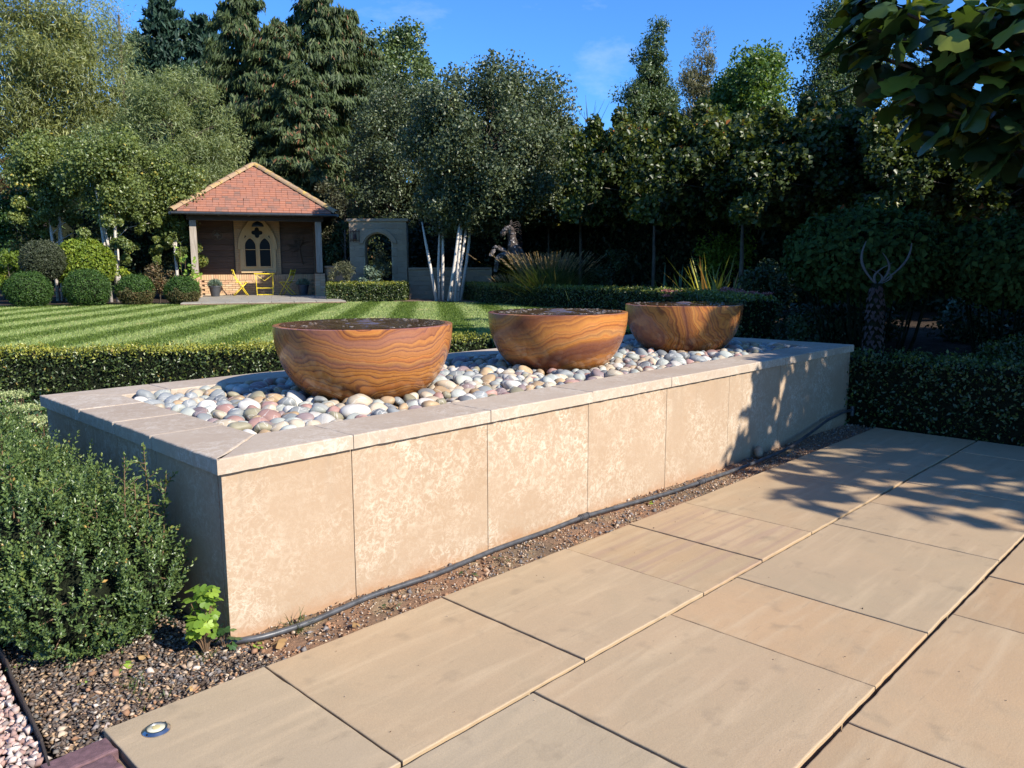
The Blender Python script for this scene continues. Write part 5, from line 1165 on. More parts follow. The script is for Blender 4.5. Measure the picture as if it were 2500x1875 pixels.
# low box hedge by the gateway with its plants
a, b = at(704, 651, LZ)[:2], at(874, 650.5, LZ)[:2]; dv = unit(np.array([FW[0], FW[1]])); a, b = a+dv*.55, b+dv*.55
hedge('box_hedge', [tuple(a), tuple(a*.5+b*.5), tuple(b)], LZ-.03, .60, 1.0, 15000, .05, L_HEDGE, 'square low box hedge between summerhouse patio and brick path', tint0=.42, toptint=.3, rnd=.05)
bush('spiry_shrub', 742, 24.0, 545, 70, 'thin-leaved spiry shrub rising behind the box hedge by the wall', L_OLIVE, .11, .16, 9, 160, tint0=.6)
bush('silver_plant', 800, 23.9, 572, 75, 'silver-leaved bushy plant rising behind the box hedge', L_SAGE, .09, .5, 8, 120, tint0=.25)
bush('spiry_shrub', 820, 24.3, 535, 60, 'tall narrow-leaved stems in front of the gateway opening', L_OLIVE, .12, .14, 7, 70, tint0=.6)
# curved low hedge round the far lawn edge
cp = [at(x, y, LZ)[:2]+dv*.42 for x, y in ((978, 641), (1010, 647), (1058, 655), (1150, 662), (1276, 670), (1353, 675), (1450, 684), (1560, 702), (1660, 730))]
hedge('curved_hedge', [tuple(p) for p in spline([(*p, 0) for p in cp], 40)[:, :2]], LZ-.03, .58, .6, 30000, .05, L_HEDGE, 'low dark clipped hedge curving round the far lawn edge', tint0=.35, toptint=.25, rnd=.04)
# feathery grasses
def clump_grass(px, D, ytop, wpx, label, n, mat, wid, droop, plume=True, name='ornamental_grass', z0=None):
    b = gpos(px, D, z0); h_ = ztop(px, ytop, D)-b[2]; hw_ = wpx*KS/FPX*D/2; e = empty(name, b, 0, label, 'grass'); base = rng.normal(0, hw_*.22, (n, 3))*[1, 1, 0]
    d = rng.normal(0, 1, (n, 3))*[hw_*.75, hw_*.75, 0]+np.array([0, 0, h_*1.15])*(.6+.5*rng.random((n, 1)))
    link('blades', blade_mesh('blades', base, d, wid, np.clip(.3+.25*rng.normal(size=n), 0, .75), 5, droop*(.5+rng.random(n))), e, mat)
    if plume:
        m_ = n//6; d2 = rng.normal(0, 1, (m_, 3))*[hw_*.6, hw_*.6, 0]+[0, 0, h_*1.0]; tip = d2*(.85+.2*rng.random((m_, 1)))-[0, 0, .05]; k = 14
        P0 = np.repeat(tip, k, 0)-np.repeat(d2, k, 0)*.18*rng.random((m_*k, 1)); ax = unit(np.repeat(unit(d2), k, 0)+.45*rdir(m_*k)-[0, 0, .2]); link('plumes', leaf_mesh('plumes', P0, ax, rdir(m_*k), .10, .012, np.clip(.85+.1*rng.normal(size=m_*k), 0, 1)), e, mat)
    return e
clump_grass(1185, 20.5, 545, 170, 'large feathery ornamental grass with tan plumes below the horse sculpture', 1500, L_MISC, .018, .30)
clump_grass(1120, 21.5, 590, 90, 'smaller russet-tinged grass clump at the feet of the horse sculpture', 420, L_MISC, .018, .4)
clump_grass(1300, 19.5, 590, 110, 'low dark arching grass between the feathery grass and a bare tree trunk', 420, L_DARK, .02, .4, False)
def sword_plant(px, D, ytop, wpx, n, label, mat=L_PHOR, tint=None):
    b = gpos(px, D); h_ = ztop(px, ytop, D)-b[2]; hw_ = wpx*KS/FPX*D/2; e = empty('sword_leaf_plant', b, 0, label, 'plant')
    for i in range(n):
        base = rng.normal(0, hw_*.35, (1, 3))*[1, 1, 0]; d = np.array([[rng.normal()*hw_*.75, rng.normal()*hw_*.75, h_*(.65+.5*rng.random())]])
        link('leaf', blade_mesh('leaf', base, d, .065, np.array([np.clip(.55+.28*rng.normal(), 0, 1) if tint is None else tint]), 6, np.array([.08+.3*rng.random()**2])), e, mat)
sword_plant(1545, 15.2, 548, 125, 70, 'yellow-striped sword-leaf plant behind the curved hedge by pink flowers')
sword_plant(1470, 16.2, 565, 90, 34, 'darker green sword-leaf clump beside the yellow-striped one', L_LAUREL, .4)
for k, (px, py, D) in enumerate(((1560, 628, 13.6), (1590, 631, 13.2), (1638, 633, 12.6), (1455, 630, 15.0))):
    b = gpos(px, D); hh = ztop(px, py, D)-b[2]; e = empty('pink_sedum', b, 0, 'flat pink sedum flowers %s' % ('under the yellow sword-leaf plant', 'just beyond the curved hedge, beside the yellow sword leaves', 'beyond the curved hedge next to dark foliage', 'behind the curved hedge below the green sword leaves')[k], 'flowers'); c = rng.normal(0, .14, (7, 3))*[1, 1, .25]+[0, 0, hh]; n = 420; st = MB()
    for p in c: st.tube([(p[0]*.3, p[1]*.3, 0), p], [.006, .004], 4)
    st.build('stems', M_TWIG, e); P0 = c[rng.integers(0, 7, n)]+rng.normal(0, .04, (n, 3))*[1, 1, .25]; link('flower_heads', leaf_mesh('flower_heads', P0, rdir(n), unit(rdir(n)+[0, 0, 1.5]), .03, .025, rng.random(n)), e, L_PINK)
bush('dark_shrub', 1320, 21, 530, 90, 'small dark shrub between two bare tree trunks', L_DARK, .07, .6, 12, 260, tint0=.75)
bush('dark_shrub', 1660, 14.0, 560, 130, 'deep green low shrub beside the rounded bush', L_DARK, .07, .6, 14, 260, tint0=.6)
bush('sunlit_shrub', 1570, 21.5, 470, 150, 'sunlit yellow-green shrub glimpsed beneath the maple crowns', L_YELG, .10, .6, 14, 170, tint0=.4)
bush('low_shrub', 1740, 9.4, 672, 90, 'low blue-green shrub beyond the plinth end', L_DARK, .045, .6, 12, 260, z0=.1, tint0=.75)
bush('pale_shrub', 2085, 11.2, 632, 90, 'pale variegated low plant in shade beyond the round bush stems', L_SAGE, .09, .5, 9, 110, z0=.5)

# rearing horse sculpture
def horse():
    b = gpos(1128, 22.0); H0 = ztop(1128, 478, 22.0)-b[2]; k = H0/2.45
    yaw = math.atan2(-RT[1], -RT[0])+.25; e = empty('horse_sculpture', b, yaw, 'rearing horse sculpture of dark metal scraps behind the feathery grass', 'sculpture')
    me = bpy.data.meshes.new('body'); J = [((-.15, 0, .95), .27), ((.02, 0, 1.22), .25), ((.18, 0, 1.48), .24), ((.27, 0, 1.68), .19), ((.30, 0, 1.88), .135), ((.31, 0, 2.08), .115), ((.34, 0, 2.25), .11), ((.46, 0, 2.24), .095), ((.58, 0, 2.10), .06), ((.63, 0, 2.02), .05),
        ((.32, .13, 1.40), .11), ((.62, .14, 1.46), .075), ((.80, .14, 1.36), .05), ((.82, .14, 1.08), .035), ((.86, .14, .98), .045),
        ((.30, -.13, 1.38), .11), ((.58, -.15, 1.62), .07), ((.78, -.15, 1.70), .05), ((.88, -.15, 1.50), .033), ((.93, -.15, 1.44), .045),
        ((-.25, .15, .80), .17), ((-.08, .17, .50), .10), ((-.28, .17, .28), .055), ((-.22, .17, .05), .04), ((-.14, .17, 0), .05),
        ((-.25, -.15, .80), .17), ((-.14, -.17, .50), .10), ((-.36, -.17, .28), .055), ((-.30, -.17, .05), .04), ((-.22, -.17, 0), .05)]
    E_ = [(0, 1), (1, 2), (2, 3), (3, 4), (4, 5), (5, 6), (6, 7), (7, 8), (8, 9), (2, 10), (10, 11), (11, 12), (12, 13), (13, 14), (2, 15), (15, 16), (16, 17), (17, 18), (18, 19), (0, 20), (20, 21), (21, 22), (22, 23), (23, 24), (0, 25), (25, 26), (26, 27), (27, 28), (28, 29)]
    me.from_pydata([tuple(np.array(p)*k) for p, _ in J], E_, []); ob = link('body', me); m_ = ob.modifiers.new('skin', 'SKIN'); m_.use_smooth_shade = True
    for i, (_, r_) in enumerate(J): me.skin_vertices[0].data[i].radius = (r_*k, r_*k)
    me.skin_vertices[0].data[0].use_root = True; s2 = ob.modifiers.new('sub', 'SUBSURF'); s2.levels = 2; s2.render_levels = 2
    dg = bpy.context.evaluated_depsgraph_get(); nm = bpy.data.meshes.new_from_object(ob.evaluated_get(dg)); bpy.data.objects.remove(ob); nm.name = 'body'; nm.materials.clear()
    MH = plain('rusted_scrap_metal', (.075, .058, .05), .5, .5, var=.6, scale=16, bstr=1.0, bdist=.03); nm.materials.append(MH); link('body', nm, e)
    V = np.array([v.co[:] for v in nm.vertices]); Nn = np.array([v.normal[:] for v in nm.vertices]); idx = rng.choice(len(V), 900); P0 = V[idx]+Nn[idx]*.012; ax = unit(np.cross(Nn[idx], rdir(900))); link('scales', leaf_mesh('scales', P0, ax, unit(Nn[idx]+.35*rdir(900)), .10*k, .065*k, rng.random(900), .1), e, leafmat('scrap_plate', [(0, (.05, .04, .035)), (.7, (.12, .10, .09)), (1, (.26, .22, .2))], 0.0, .4, .6)); 
    mm = MB()
    for t in np.linspace(0, 1, 12):
        c = np.array([.22+.06*t, 0, 1.70+.68*t])*k; mm.tube([c, c+np.array([-.14, 0, .05])*k+rng.normal(0, .02, 3), c+np.array([-.24, .02, -.06])*k], [.012, .01, .004], 4)
    mm.build('mane', MH, e)
    for y in (-.05, .05): MB().tube([np.array([.33, y, 2.33])*k, np.array([.34, y*1.2, 2.47])*k], [.028, .006], 5).build('ear', MH, e)
horse()

# ================================================================== TREES
def std_tree(name, px, D, ytop, ybot, wpx, label, lmat, leaf, wl, k, per, seed, cr=None, bmat=None, cat='tree', group='trees around the lawn', r0=.14, shell=.6, depth=.8, hang=0., tint0=.5, toptint=None, flat=.9, nstem=1, z0=None, droop=0., surf=.7, tvar=.18, up=.4, every=1, sag=0., top=1.0, lo=.2, skirt=0.):
    b = gpos(px, D, z0); zt_ = ztop(px, ytop, D)-b[2]; zb_ = ztop(px, ybot, D)-b[2]; hw_ = wpx*KS/FPX*D/2; c = np.array([0, 0, (zt_+zb_)/2]); cr = cr or hw_*.30
    cl = ell_clumps(k, c, (hw_-cr*.6, (hw_-cr*.6)*depth, (zt_-zb_)/2-cr*.4), cr, seed, flat, shell)
    if top != 1.0: cl = [(np.array([p[0]*(1-(1-top)*(p[2]-zb_)/(zt_-zb_)), p[1]*(1-(1-top)*(p[2]-zb_)/(zt_-zb_)), p[2]]), r_) for p, r_ in cl]
    if skirt: cl += [(np.array([p[0]*1.1, p[1], p[2]]), r_*.6) for p, r_ in ell_clumps(26, (0, 0, zb_-.25*skirt), (hw_*.95, hw_*.7, skirt), cr*.6, seed+500)]
    rg = np.random.default_rng(seed); tr = []
    for i in range(nstem):
        o = rg.normal(0, .05+.13*(nstem > 1), 2); l = rg.normal(0, .12+.10*(nstem > 1), 2); tr.append([(o[0], o[1], -.08), (o[0]+l[0]*.35, o[1]+l[1]*.35, zt_*.28), (o[0]+l[0]*.8, o[1]+l[1]*.8, zt_*.6), (o[0]+l[0], o[1]+l[1], zt_*(.88 if nstem == 1 else .72))])
    return tree(name, b, label, cat, group, tr, cl, per, leaf, wl, lmat, bmat or M_BARK, r0, surf, droop, hang, tint0, tvar, toptint, .25, every, sag, up, lo)
std_tree('willow_tree', 105, 31, -70, 480, 430, 'tall yellow-green willow with fine drooping leaves behind the laurel', L_WILLOW, .20, .19, 150, 480, 1, cr=1.0, hang=.7, shell=.5, tint0=.5)
std_tree('willow_tree', 385, 29.5, 150, 560, 340, 'rounded grey-green willow behind the summerhouse roof', L_WILLOWG, .15, .2, 120, 520, 2, cr=.66, hang=.3, shell=.45, tint0=.5)
std_tree('willow_tree', 285, 34, -20, 300, 130, 'thin silvery willow top between the tall willow and dark conifer', L_WILLOWG, .15, .18, 46, 110, 3, cr=.6, hang=.7, shell=.8, tint0=.75)
std_tree('hazel_tree', 8, 27, 330, 480, 130, 'small tan-leaved autumn tree beside the laurel', L_RED, .10, .6, 20, 170, 4, tint0=.35, r0=.06)
for px, D, yt, yb, wp, ns, d_, sd_ in ((128, 25.4, 270, 465, 170, 3, 'behind the topiary standard', 5), (250, 24.2, 270, 482, 210, 4, 'with bright white stems behind a scorched ball', 6), (385, 26.0, 320, 520, 130, 3, 'with thin stems beside the summerhouse post', 7)):
    std_tree('birch_tree', px, D, yt, yb, wp, 'slender birch '+d_, L_BIRCH, .09, .72, 60, 330, sd_, cr=.46, bmat=M_BIRCH, skirt=.9, every=6, group='birches by the lawn', nstem=ns, r0=.06, shell=.75, lo=.45, hang=.35, tint0=.5, depth=.9)
# multi-stem white birch
def big_birch():
    D = 23.6; b = gpos(965, D, .66); cl = ell_clumps(200, (dp(1068, 315, D)-b), (2.25, 2.3, 2.35), .60, 11, .95, .42); cl += ell_clumps(60, (dp(1000, 455, D)-b), (1.5, 1.3, .6), .42, 12, .8, .8); cl += ell_clumps(40, (dp(955, 330, D)-b), (1.0, 1.3, 1.7), .5, 13, .9, .6)
    tips = [(dp(px, py, D)-b, np.array([.10, .10, .26])) for px, py in ((1062, 118), (1064, 150), (1058, 180), (985, 168), (1112, 178), (1150, 205), (945, 195), (1030, 175), (1190, 235))]
    tr = []
    for (x0, y0, x1, y1, dd) in ((943, 628, 919, 520, .0), (950, 626, 950, 505, .5), (957, 627, 957, 500, .2), (968, 640, 990, 505, -.6), (982, 634, 997, 490, -.4), (988, 632, 1006, 500, -.2), (994, 634, 1018, 480, .3), (976, 637, 992, 480, .1)):
        p0 = dp(x0, y0, D+dd)-b; p0[2] = -.1; p1 = dp(x1, y1, D+dd)-b; p2 = p1+(p1-p0)*[.3, .3, .3]; tr.append([p0, (p0+p1)/2+rng.normal(0, .03, 3), p1, p2])
    lean = [[dp(965, 560, D)-b, dp(912, 520, D)-b, dp(895, 500, D)-b]]
    e = empty('white_birch', b, 0, 'multi-stemmed white birch with a broad dark crown beside the gateway', 'tree', 'trees around the lawn'); m_ = MB(); main = [(dp(990, 480, D)-b), (dp(1030, 380, D)-b), (dp(1060, 250, D)-b)]
    for k, t in enumerate(tr): MB().tube(t, [.052, .045, .038, .02], 9).build('stem', M_BIRCH, e, True)
    limbs(m_, main, cl, .07, every=1); m_.build('limbs', M_BARK, e, True)
    pos, d, cid = crown_pts(cl, 280, .75); p2, d2, c2 = crown_pts(tips, 26, .9); pos, d, cid = np.vstack([pos, p2]), np.vstack([d, d2]), np.r_[cid, c2]; n = len(pos); ll = .094*(.7+.6*rng.random(n)); tint = np.clip(.45+rng.normal(0, .08, len(cl))[cid]+.2*rng.normal(size=n), 0, 1)
    link('crown', leaf_mesh('crown', pos, unit(rdir(n)+[0, 0, -.5]), unit(d*.6+rdir(n)), ll, ll*.7, tint), e, L_BIRCHD)
big_birch()
# conifers
def conifer(name, px, D, ytop, wpx, label, mat, n_br, per, sl, sw, down, seed, z0=None, power=.8, upturn=.0, zb=.12, lean=0., rf=.55):
    b = gpos(px, D, z0); H_ = ztop(px, ytop, D)-b[2]; R0 = wpx*KS/FPX*D/2; e = empty(name, b, 0, label, 'tree', 'trees around the lawn'); mb = MB(); mb.tube([(0, 0, -.1), (0, 0, H_*.5), (0, 0, H_*.98)], [.22, .14, .02], 8); P0, A0, T0 = [], [], []; rg = np.random.default_rng(seed)
    for i in range(n_br):
        f = zb+(1-zb)*(i+rg.random())/n_br; L = R0*(1-f)**power*(.5+.75*rg.random())+.15; a = i*2.399+rg.normal(0, .3); z = H_*f; t = np.linspace(0, 1, 6)
        rad = L*t; zz = z-down*L*t+upturn*L*t*t; pts = np.stack([rad*math.cos(a), rad*math.sin(a), zz], 1); mb.tube(pts, np.linspace(.035*(1-f)+.008, .004, 6), 4, False)
        m_ = max(4, int(per*(.25+L/R0))); tt = rg.random(m_)**.6; tone = rg.normal(0, .09)
        p = np.stack([np.interp(tt, t, pts[:, k]) for k in range(3)], 1); lat = np.array([-math.sin(a), math.cos(a), 0]); spread = .30*L*(1-tt*.6)+.10; p += lat*(rg.normal(0, 1, (m_, 1))*spread[:, None]*rf)+rg.normal(0, .05, (m_, 3)); p[:, 2] -= np.abs(rg.normal(0, .10, m_))
        A = np.array([math.cos(a), math.sin(a), 0])*.35+rg.normal(0, .35, (m_, 3))+np.array([0, 0, -1.0 if down > 0 else .6]); P0.append(p); A0.append(A); T0.append(np.clip(.5+tone+.2*rg.normal(size=m_), 0, 1))
    mb.build('trunk', M_BARK, e, True); P0, A0, T0 = np.vstack(P0), np.vstack(A0), np.concatenate(T0); n = len(P0); ll = sl*(.6+.8*rng.random(n)); link('crown', leaf_mesh('crown', P0, A0, unit(np.column_stack([P0[:, :2], np.zeros(n)])+1.2*rdir(n)), ll, ll*sw, T0, .15, .4), e, mat); return e
ca_ = conifer('cedar_tree', 548, 36, -8, 330, 'tall drooping cedar with red-brown sprays behind the summerhouse apex', L_CEDAR, 200, 340, .32, .22, .42, 21, upturn=.22, power=.5, zb=.06, rf=.42)
cb_ = conifer('cedar_tree', 705, 37, -35, 340, 'tallest drooping cedar next to the broad dark tree', L_CEDAR, 200, 340, .32, .22, .42, 22, upturn=.22, power=.5, zb=.06, rf=.42)
for src, px, D, sx, sz, rz, d_ in ((ca_, 622, 35, .95, .86, 2.0, 'lower drooping cedar between the two tall cedars'), (cb_, 772, 39, .9, .92, 1.0, 'drooping cedar whose ragged edge meets the broad grey-green tree'), (cb_, 490, 40, .95, .80, 3.4, 'shorter drooping cedar beside the dark pines'), (ca_, 665, 33.5, .9, .70, 4.4, 'short drooping cedar just behind the tiled roof')):
    c = copy_tree(src); c.location = gpos(px, D); c.rotation_euler = (0, 0, rz); c.scale = (sx, sx, sz); c['label'] = d_
conifer('pine_tree', 385, 48, 18, 260, 'dark blue-green pointed pine between willow and cedar', L_PINE, 150, 150, .5, .3, -.12, 24, power=.55, zb=.25, upturn=.1)
conifer('pine_tree', 462, 50, 60, 260, 'dark conifer lower than the pointed pine, beside the cedar', L_PINE, 130, 140, .5, .3, -.1, 25, power=.5, zb=.25, upturn=.1)
conifer('pine_tree', 335, 47, 95, 210, 'short dark conifer at the foot of the pointed pine', L_PINE, 110, 130, .5, .3, -.1, 26, power=.5, zb=.25, upturn=.1)
std_tree('broad_tree', 430, 40, 140, 400, 200, 'mid green broad tree below the pines behind the grey willow', L_BROAD, .17, .7, 50, 220, 8, tint0=.45)
std_tree('broad_tree', 858, 42, 52, 420, 230, 'broad grey-green tree between the cedars and the white birch', L_BROAD, .18, .65, 80, 300, 9, tint0=.6, hang=.2)
std_tree('broad_tree', 1130, 40, 195, 420, 260, 'rounded tree showing beyond the white birch crown', L_BROAD, .18, .65, 60, 250, 10, tint0=.6)
std_tree('dark_tree', 868, 30, 160, 560, 250, 'dark grey-green tree rising behind the stone gateway', L_BIRCHD, .10, .65, 110, 330, 41, cr=.65, tint0=.4, shell=.45)
std_tree('grey_shrub_tree', 735, 29.5, 378, 640, 150, 'greyish scrubby shrub beside the summerhouse roof', L_OLIVE, .10, .4, 46, 230, 13, tint0=.4, r0=.06)
std_tree('evergreen_mass', 742, 27.5, 478, 640, 100, 'dark glossy evergreen between summerhouse and gateway', L_DARK, .11, .5, 30, 300, 14, tint0=.75, r0=.06, depth=.6)
std_tree('evergreen_mass', 905, 29.0, 440, 650, 240, 'dark evergreen filling the view through the gateway arch', L_DARK, .12, .5, 44, 300, 15, tint0=.12, r0=.06, depth=.5)
std_tree('evergreen_mass', 1085, 29.5, 400, 660, 240, 'dark evergreen backing the horse sculpture', L_DARK, .13, .5, 50, 300, 16, tint0=.35, r0=.06, depth=.5)
std_tree('slender_tree', 1402, 40, 45, 400, 165, 'slender upright grey-green tree against the sky', L_BROAD, .15, .45, 100, 240, 17, cr=.55, tint0=.35, shell=.8, top=.45, hang=.3)
std_tree('slender_tree', 1360, 39, 180, 400, 110, 'shorter feathery tree below the slender upright tree', L_BROAD, .15, .45, 30, 200, 18, cr=.5, tint0=.35, shell=.9, hang=.3)
std_tree('pale_conifer', 1500, 44, 85, 380, 130, 'pale olive upright conifer between slender tree and light tree', L_OLIVE, .2, .25, 46, 220, 19, cr=.55, tint0=.8, shell=.9, top=.5, hang=-.8)
std_tree('light_tree', 1605, 38, 105, 430, 270, 'sunlit light green broadleaf tree against the sky', L_LIGHT, .17, .7, 100, 260, 20, cr=.75, tint0=.5)
std_tree('tall_tree', 1800, 30, -60, 440, 250, 'tall open dark-leaved tree beside the overhanging large leaves', L_BROAD, .12, .55, 150, 190, 31, cr=.55, tint0=.3, shell=.9, hang=.3)
std_tree('tall_tree', 1990, 33, 120, 430, 260, 'dark backlit tree behind the overhanging large leaves', L_BROAD, .14, .55, 80, 220, 32, cr=.7, tint0=.3, shell=.9, hang=.3)
# bare twiggy tree
b = gpos(1268, 42); e = empty('bare_tree', b, 0, 'bare twiggy treetop against the sky beyond the white birch', 'tree', 'trees around the lawn'); m_ = MB(); zt_ = ztop(1268, 262, 42)-b[2]
m_.tube([(0, 0, -.1), (0, 0, zt_*.7), (.1, 0, zt_)], [.12, .07, .008], 6)
for i in range(46):
    z = zt_*(.55+.43*rng.random()); a = rng.random()*6.28; L = .5+1.0*rng.random(); m_.tube([(0, 0, z), (L*.5*math.cos(a), L*.5*math.sin(a), z+L*.4), (L*.8*math.cos(a), L*.8*math.sin(a), z+L)], [.02, .012, .005], 4, False)
m_.build('branches', M_BARK, e)
# pleached maples: clear stems, clipped crowns with orange tips
def pleached(px, D, ytop, ybot, wpx, seed, label, trunk=True, per=300, z0=None):
    b = gpos(px, D, z0); zt_ = ztop(px, ytop, D)-b[2]; zb_ = ztop(px, ybot, D)-b[2]; hw_ = wpx*KS/FPX*D/2; cl = []; rg = np.random.default_rng(seed)
    uu = unit(np.array([-.62, .78])); vv_ = np.array([-uu[1], uu[0]])
    for _ in range(105):
        q = rg.uniform(-1, 1, 3); q[rg.integers(0, 3)] *= 1.0; p2 = uu*q[0]*hw_*1.1+vv_*q[1]*1.05; cl.append((np.array([p2[0], p2[1], (zt_+zb_)/2+q[2]*(zt_-zb_)/2*.88]), np.full(3, .30+.16*rg.random())))
    for _ in range(8):
        q = rg.uniform(-1, 1); p2 = uu*q*hw_*.9+vv_*rg.uniform(-.6, .6); cl.append((np.array([p2[0], p2[1], zt_+.05+.2*rg.random()]), np.array([.26, .26, .34])))
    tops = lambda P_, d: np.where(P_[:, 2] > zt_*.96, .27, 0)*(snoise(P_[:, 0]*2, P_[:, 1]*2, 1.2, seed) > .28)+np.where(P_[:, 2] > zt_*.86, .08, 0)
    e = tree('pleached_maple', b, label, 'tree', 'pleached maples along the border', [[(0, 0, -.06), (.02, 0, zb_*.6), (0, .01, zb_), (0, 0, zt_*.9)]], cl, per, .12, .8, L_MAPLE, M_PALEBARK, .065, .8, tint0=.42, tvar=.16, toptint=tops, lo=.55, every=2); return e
MAPLES = ((1185, 28.0, 330, 480, 240, 'nearest the white birch, behind the horse sculpture'), (1253, 26.0, 308, 478, 280, 'whose bare trunk stands beside the feathery grass'), (1411, 21.8, 288, 482, 330, 'whose bare trunk stands between dark shrubs'), (1600, 19.0, 275, 478, 400, 'whose bare trunk stands behind the yellow sword-leaf plant'), (1830, 16.5, 265, 462, 440, 'above the rounded dark bush'), (2120, 14.0, 250, 500, 460, 'behind the overhanging large leaves'))
done = {}
for k, (px, D, yt, yb, wp, d_) in enumerate(MAPLES):
    lb = 'pleached maple with dark clipped crown '+d_
    if k in (1, 3): src = pleached(px, D, yt, yb, wp, 50+k, lb); ref = (ztop(px, yt, D)-LZ+.04, wp*D); done[k] = (src, ref)
for k in (0, 2, 4, 5):
    px, D, yt, yb, wp, d_ = MAPLES[k]; src, ref = done[1 if k == 0 else 3]; c = copy_tree(src); c.location = gpos(px, D); sz = (ztop(px, yt, D)-LZ+.04)/ref[0]; sx = wp*D/ref[1]; c.scale = (sx, sx, sz)
    c['label'] = 'pleached maple with dark clipped crown '+d_

# ================================================================== RIGHT-HAND SHADE: hedges, bushes, sculpture, big-leaved tree
hp_ = [gpos(px, D)[:2] for px, D in ((1020, 31.5), (1150, 30), (1253, 28.5), (1411, 25.0), (1600, 22.4), (1830, 19.8), (2120, 17.0), (2500, 15.0), (3000, 13.5))]
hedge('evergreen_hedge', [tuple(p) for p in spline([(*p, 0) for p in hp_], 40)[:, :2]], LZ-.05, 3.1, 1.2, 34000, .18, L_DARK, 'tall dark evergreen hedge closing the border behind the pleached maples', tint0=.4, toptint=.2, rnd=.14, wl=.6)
hedge('dark_hedge', [(7.15, 1.3), (7.12, -.2), (7.05, -1.4), (7.1, -3.0), (7.2, -5.5)], -.06, .76, .85, 24000, .04, L_HEDGE, 'low shaded clipped hedge along the terrace end', tint0=.35, toptint=.1, rnd=.07)
bush('mound_shrub', 2190, 7.9, 728, 210, 'rounded shrub swelling above the low shaded hedge', L_HEDGE, .045, .5, 26, 420, z0=-.05, tint0=.35)
def round_bush(px, D, ytop, ybot, wpx, label, seed):
    b = gpos(px, D, .1); zt_ = ztop(px, ytop, D)-b[2]; zb_ = ztop(px, ybot, D)-b[2]; hw_ = wpx*KS/FPX*D/2
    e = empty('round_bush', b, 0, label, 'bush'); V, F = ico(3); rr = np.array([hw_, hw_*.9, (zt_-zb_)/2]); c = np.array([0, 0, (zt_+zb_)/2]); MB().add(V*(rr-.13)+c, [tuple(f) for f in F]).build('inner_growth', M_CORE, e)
    n = 9000; d = rdir(n); lump = snoise(d[:, 0]*5, d[:, 1]*5+d[:, 2]*4, 1, seed); pos = d*(rr+.07*lump[:, None]+rng.normal(0, .05, (n, 1))-.03)+c; ll = .085*(.7+.6*rng.random(n))
    link('foliage', leaf_mesh('foliage', pos, unit(rdir(n)*.8+d*.5-[0, 0, .35]), unit(d+.5*rdir(n)+[0, 0, .4]), ll, ll*.66, np.clip(.6+.2*rng.normal(size=n), 0, 1)), e, L_BUSH)
    m_ = MB(); rg = np.random.default_rng(seed)
    for i in range(22):
        a = rg.random()*6.28; r1 = hw_*.8*math.sqrt(rg.random()); r0 = r1*.45; m_.tube([(r0*math.cos(a), r0*math.sin(a), -.1), (r1*.8*math.cos(a)+.03, r1*.8*math.sin(a), zb_*.6), (r1*math.cos(a), r1*math.sin(a), zb_+.15)], [.016, .013, .009], 5)
    m_.build('stems', M_CORE, e, True)
round_bush(1880, 9.6, 458, 650, 370, 'rounded leafy bush on many bare stems beyond the plinth end', 61)
round_bush(2190, 9.0, 478, 660, 330, 'flat-topped leafy bush on bare stems beyond the low shaded hedge', 62)
bush('undergrowth', 1820, 10.8, 660, 330, 'dark undergrowth behind the bare stems of the rounded bush', L_DARK, .07, .6, 26, 300, z0=.3, tint0=.45)
bush('undergrowth', 2150, 10.4, 668, 300, 'dark undergrowth behind the flat-topped bush stems', L_DARK, .07, .6, 26, 300, z0=.3, tint0=.45)
# scaly trunk sculpture with curved metal leaves
b = gpos(1895, 8.3, .0); e = empty('palm_sculpture', b, 0, 'rusty scaled trunk sculpture topped by curved pale metal leaves', 'sculpture'); z1 = ztop(1895, 612, 8.3)
m_ = MB(); m_.lathe([(.07, -.06), (.085, .3), (.10, z1*.55), (.085, z1*.85), (.05, z1)], 14); m_.build('trunk', M_CORE, e, True)
P0, A0, N0 = [], [], []
for i in range(int(z1/.055)):
    for k_ in range(11):
        a = 2*math.pi*(k_+.5*(i % 2))/11; z = .02+i*.055; r_ = float(np.interp(z, [0, .3, z1*.55, z1*.85, z1], [.075, .09, .105, .09, .055])); a += .12*rng.normal(); P0.append((r_*math.cos(a), r_*math.sin(a), z+.012*rng.normal())); A0.append((.5*math.cos(a), .5*math.sin(a), -1)); N0.append((math.cos(a), math.sin(a), .5))
n = len(P0); link('scales', leaf_mesh('scales', np.array(P0), np.array(A0), np.array(N0), .075*(.7+.6*rng.random(n)), .05, rng.random(n), .1), e, leafmat('rusty_scale', [(0, (.025, .013, .01)), (1, (.06, .032, .026))], 0, .6, .3))
MSIL = plain('pale_zinc', (.075, .08, .082), .6, .2, var=.15)
for (dx, h_, w_, sg) in ((-.14, .46, .05, -1), (.04, .34, .04, 1), (.34, .44, .05, 1), (.16, .24, .045, -1), (-.10, .18, .04, 1), (.09, .15, .04, 1)):
    pts = []; t = np.linspace(0, 1, 9); px_ = dx*t+sg*.10*np.sin(t*math.pi)
    m_ = MB(); V = []; F = []
    for i, tt in enumerate(t):
        wd = .55*w_*math.sin(math.pi*min(1, .18+tt*.82))**.8*.5+.003; c = RT*px_[i]+np.array([0, 0, z1-.02+h_*tt]); V += [c-RT*wd, c+FW*.012, c+RT*wd, c-FW*.004]
    for i in range(8):
        for q in range(4): F.append((i*4+q, i*4+(q+1) % 4, (i+1)*4+(q+1) % 4, (i+1)*4+q))
    m_.add(V, F).build('metal_leaf', MSIL, e, True)
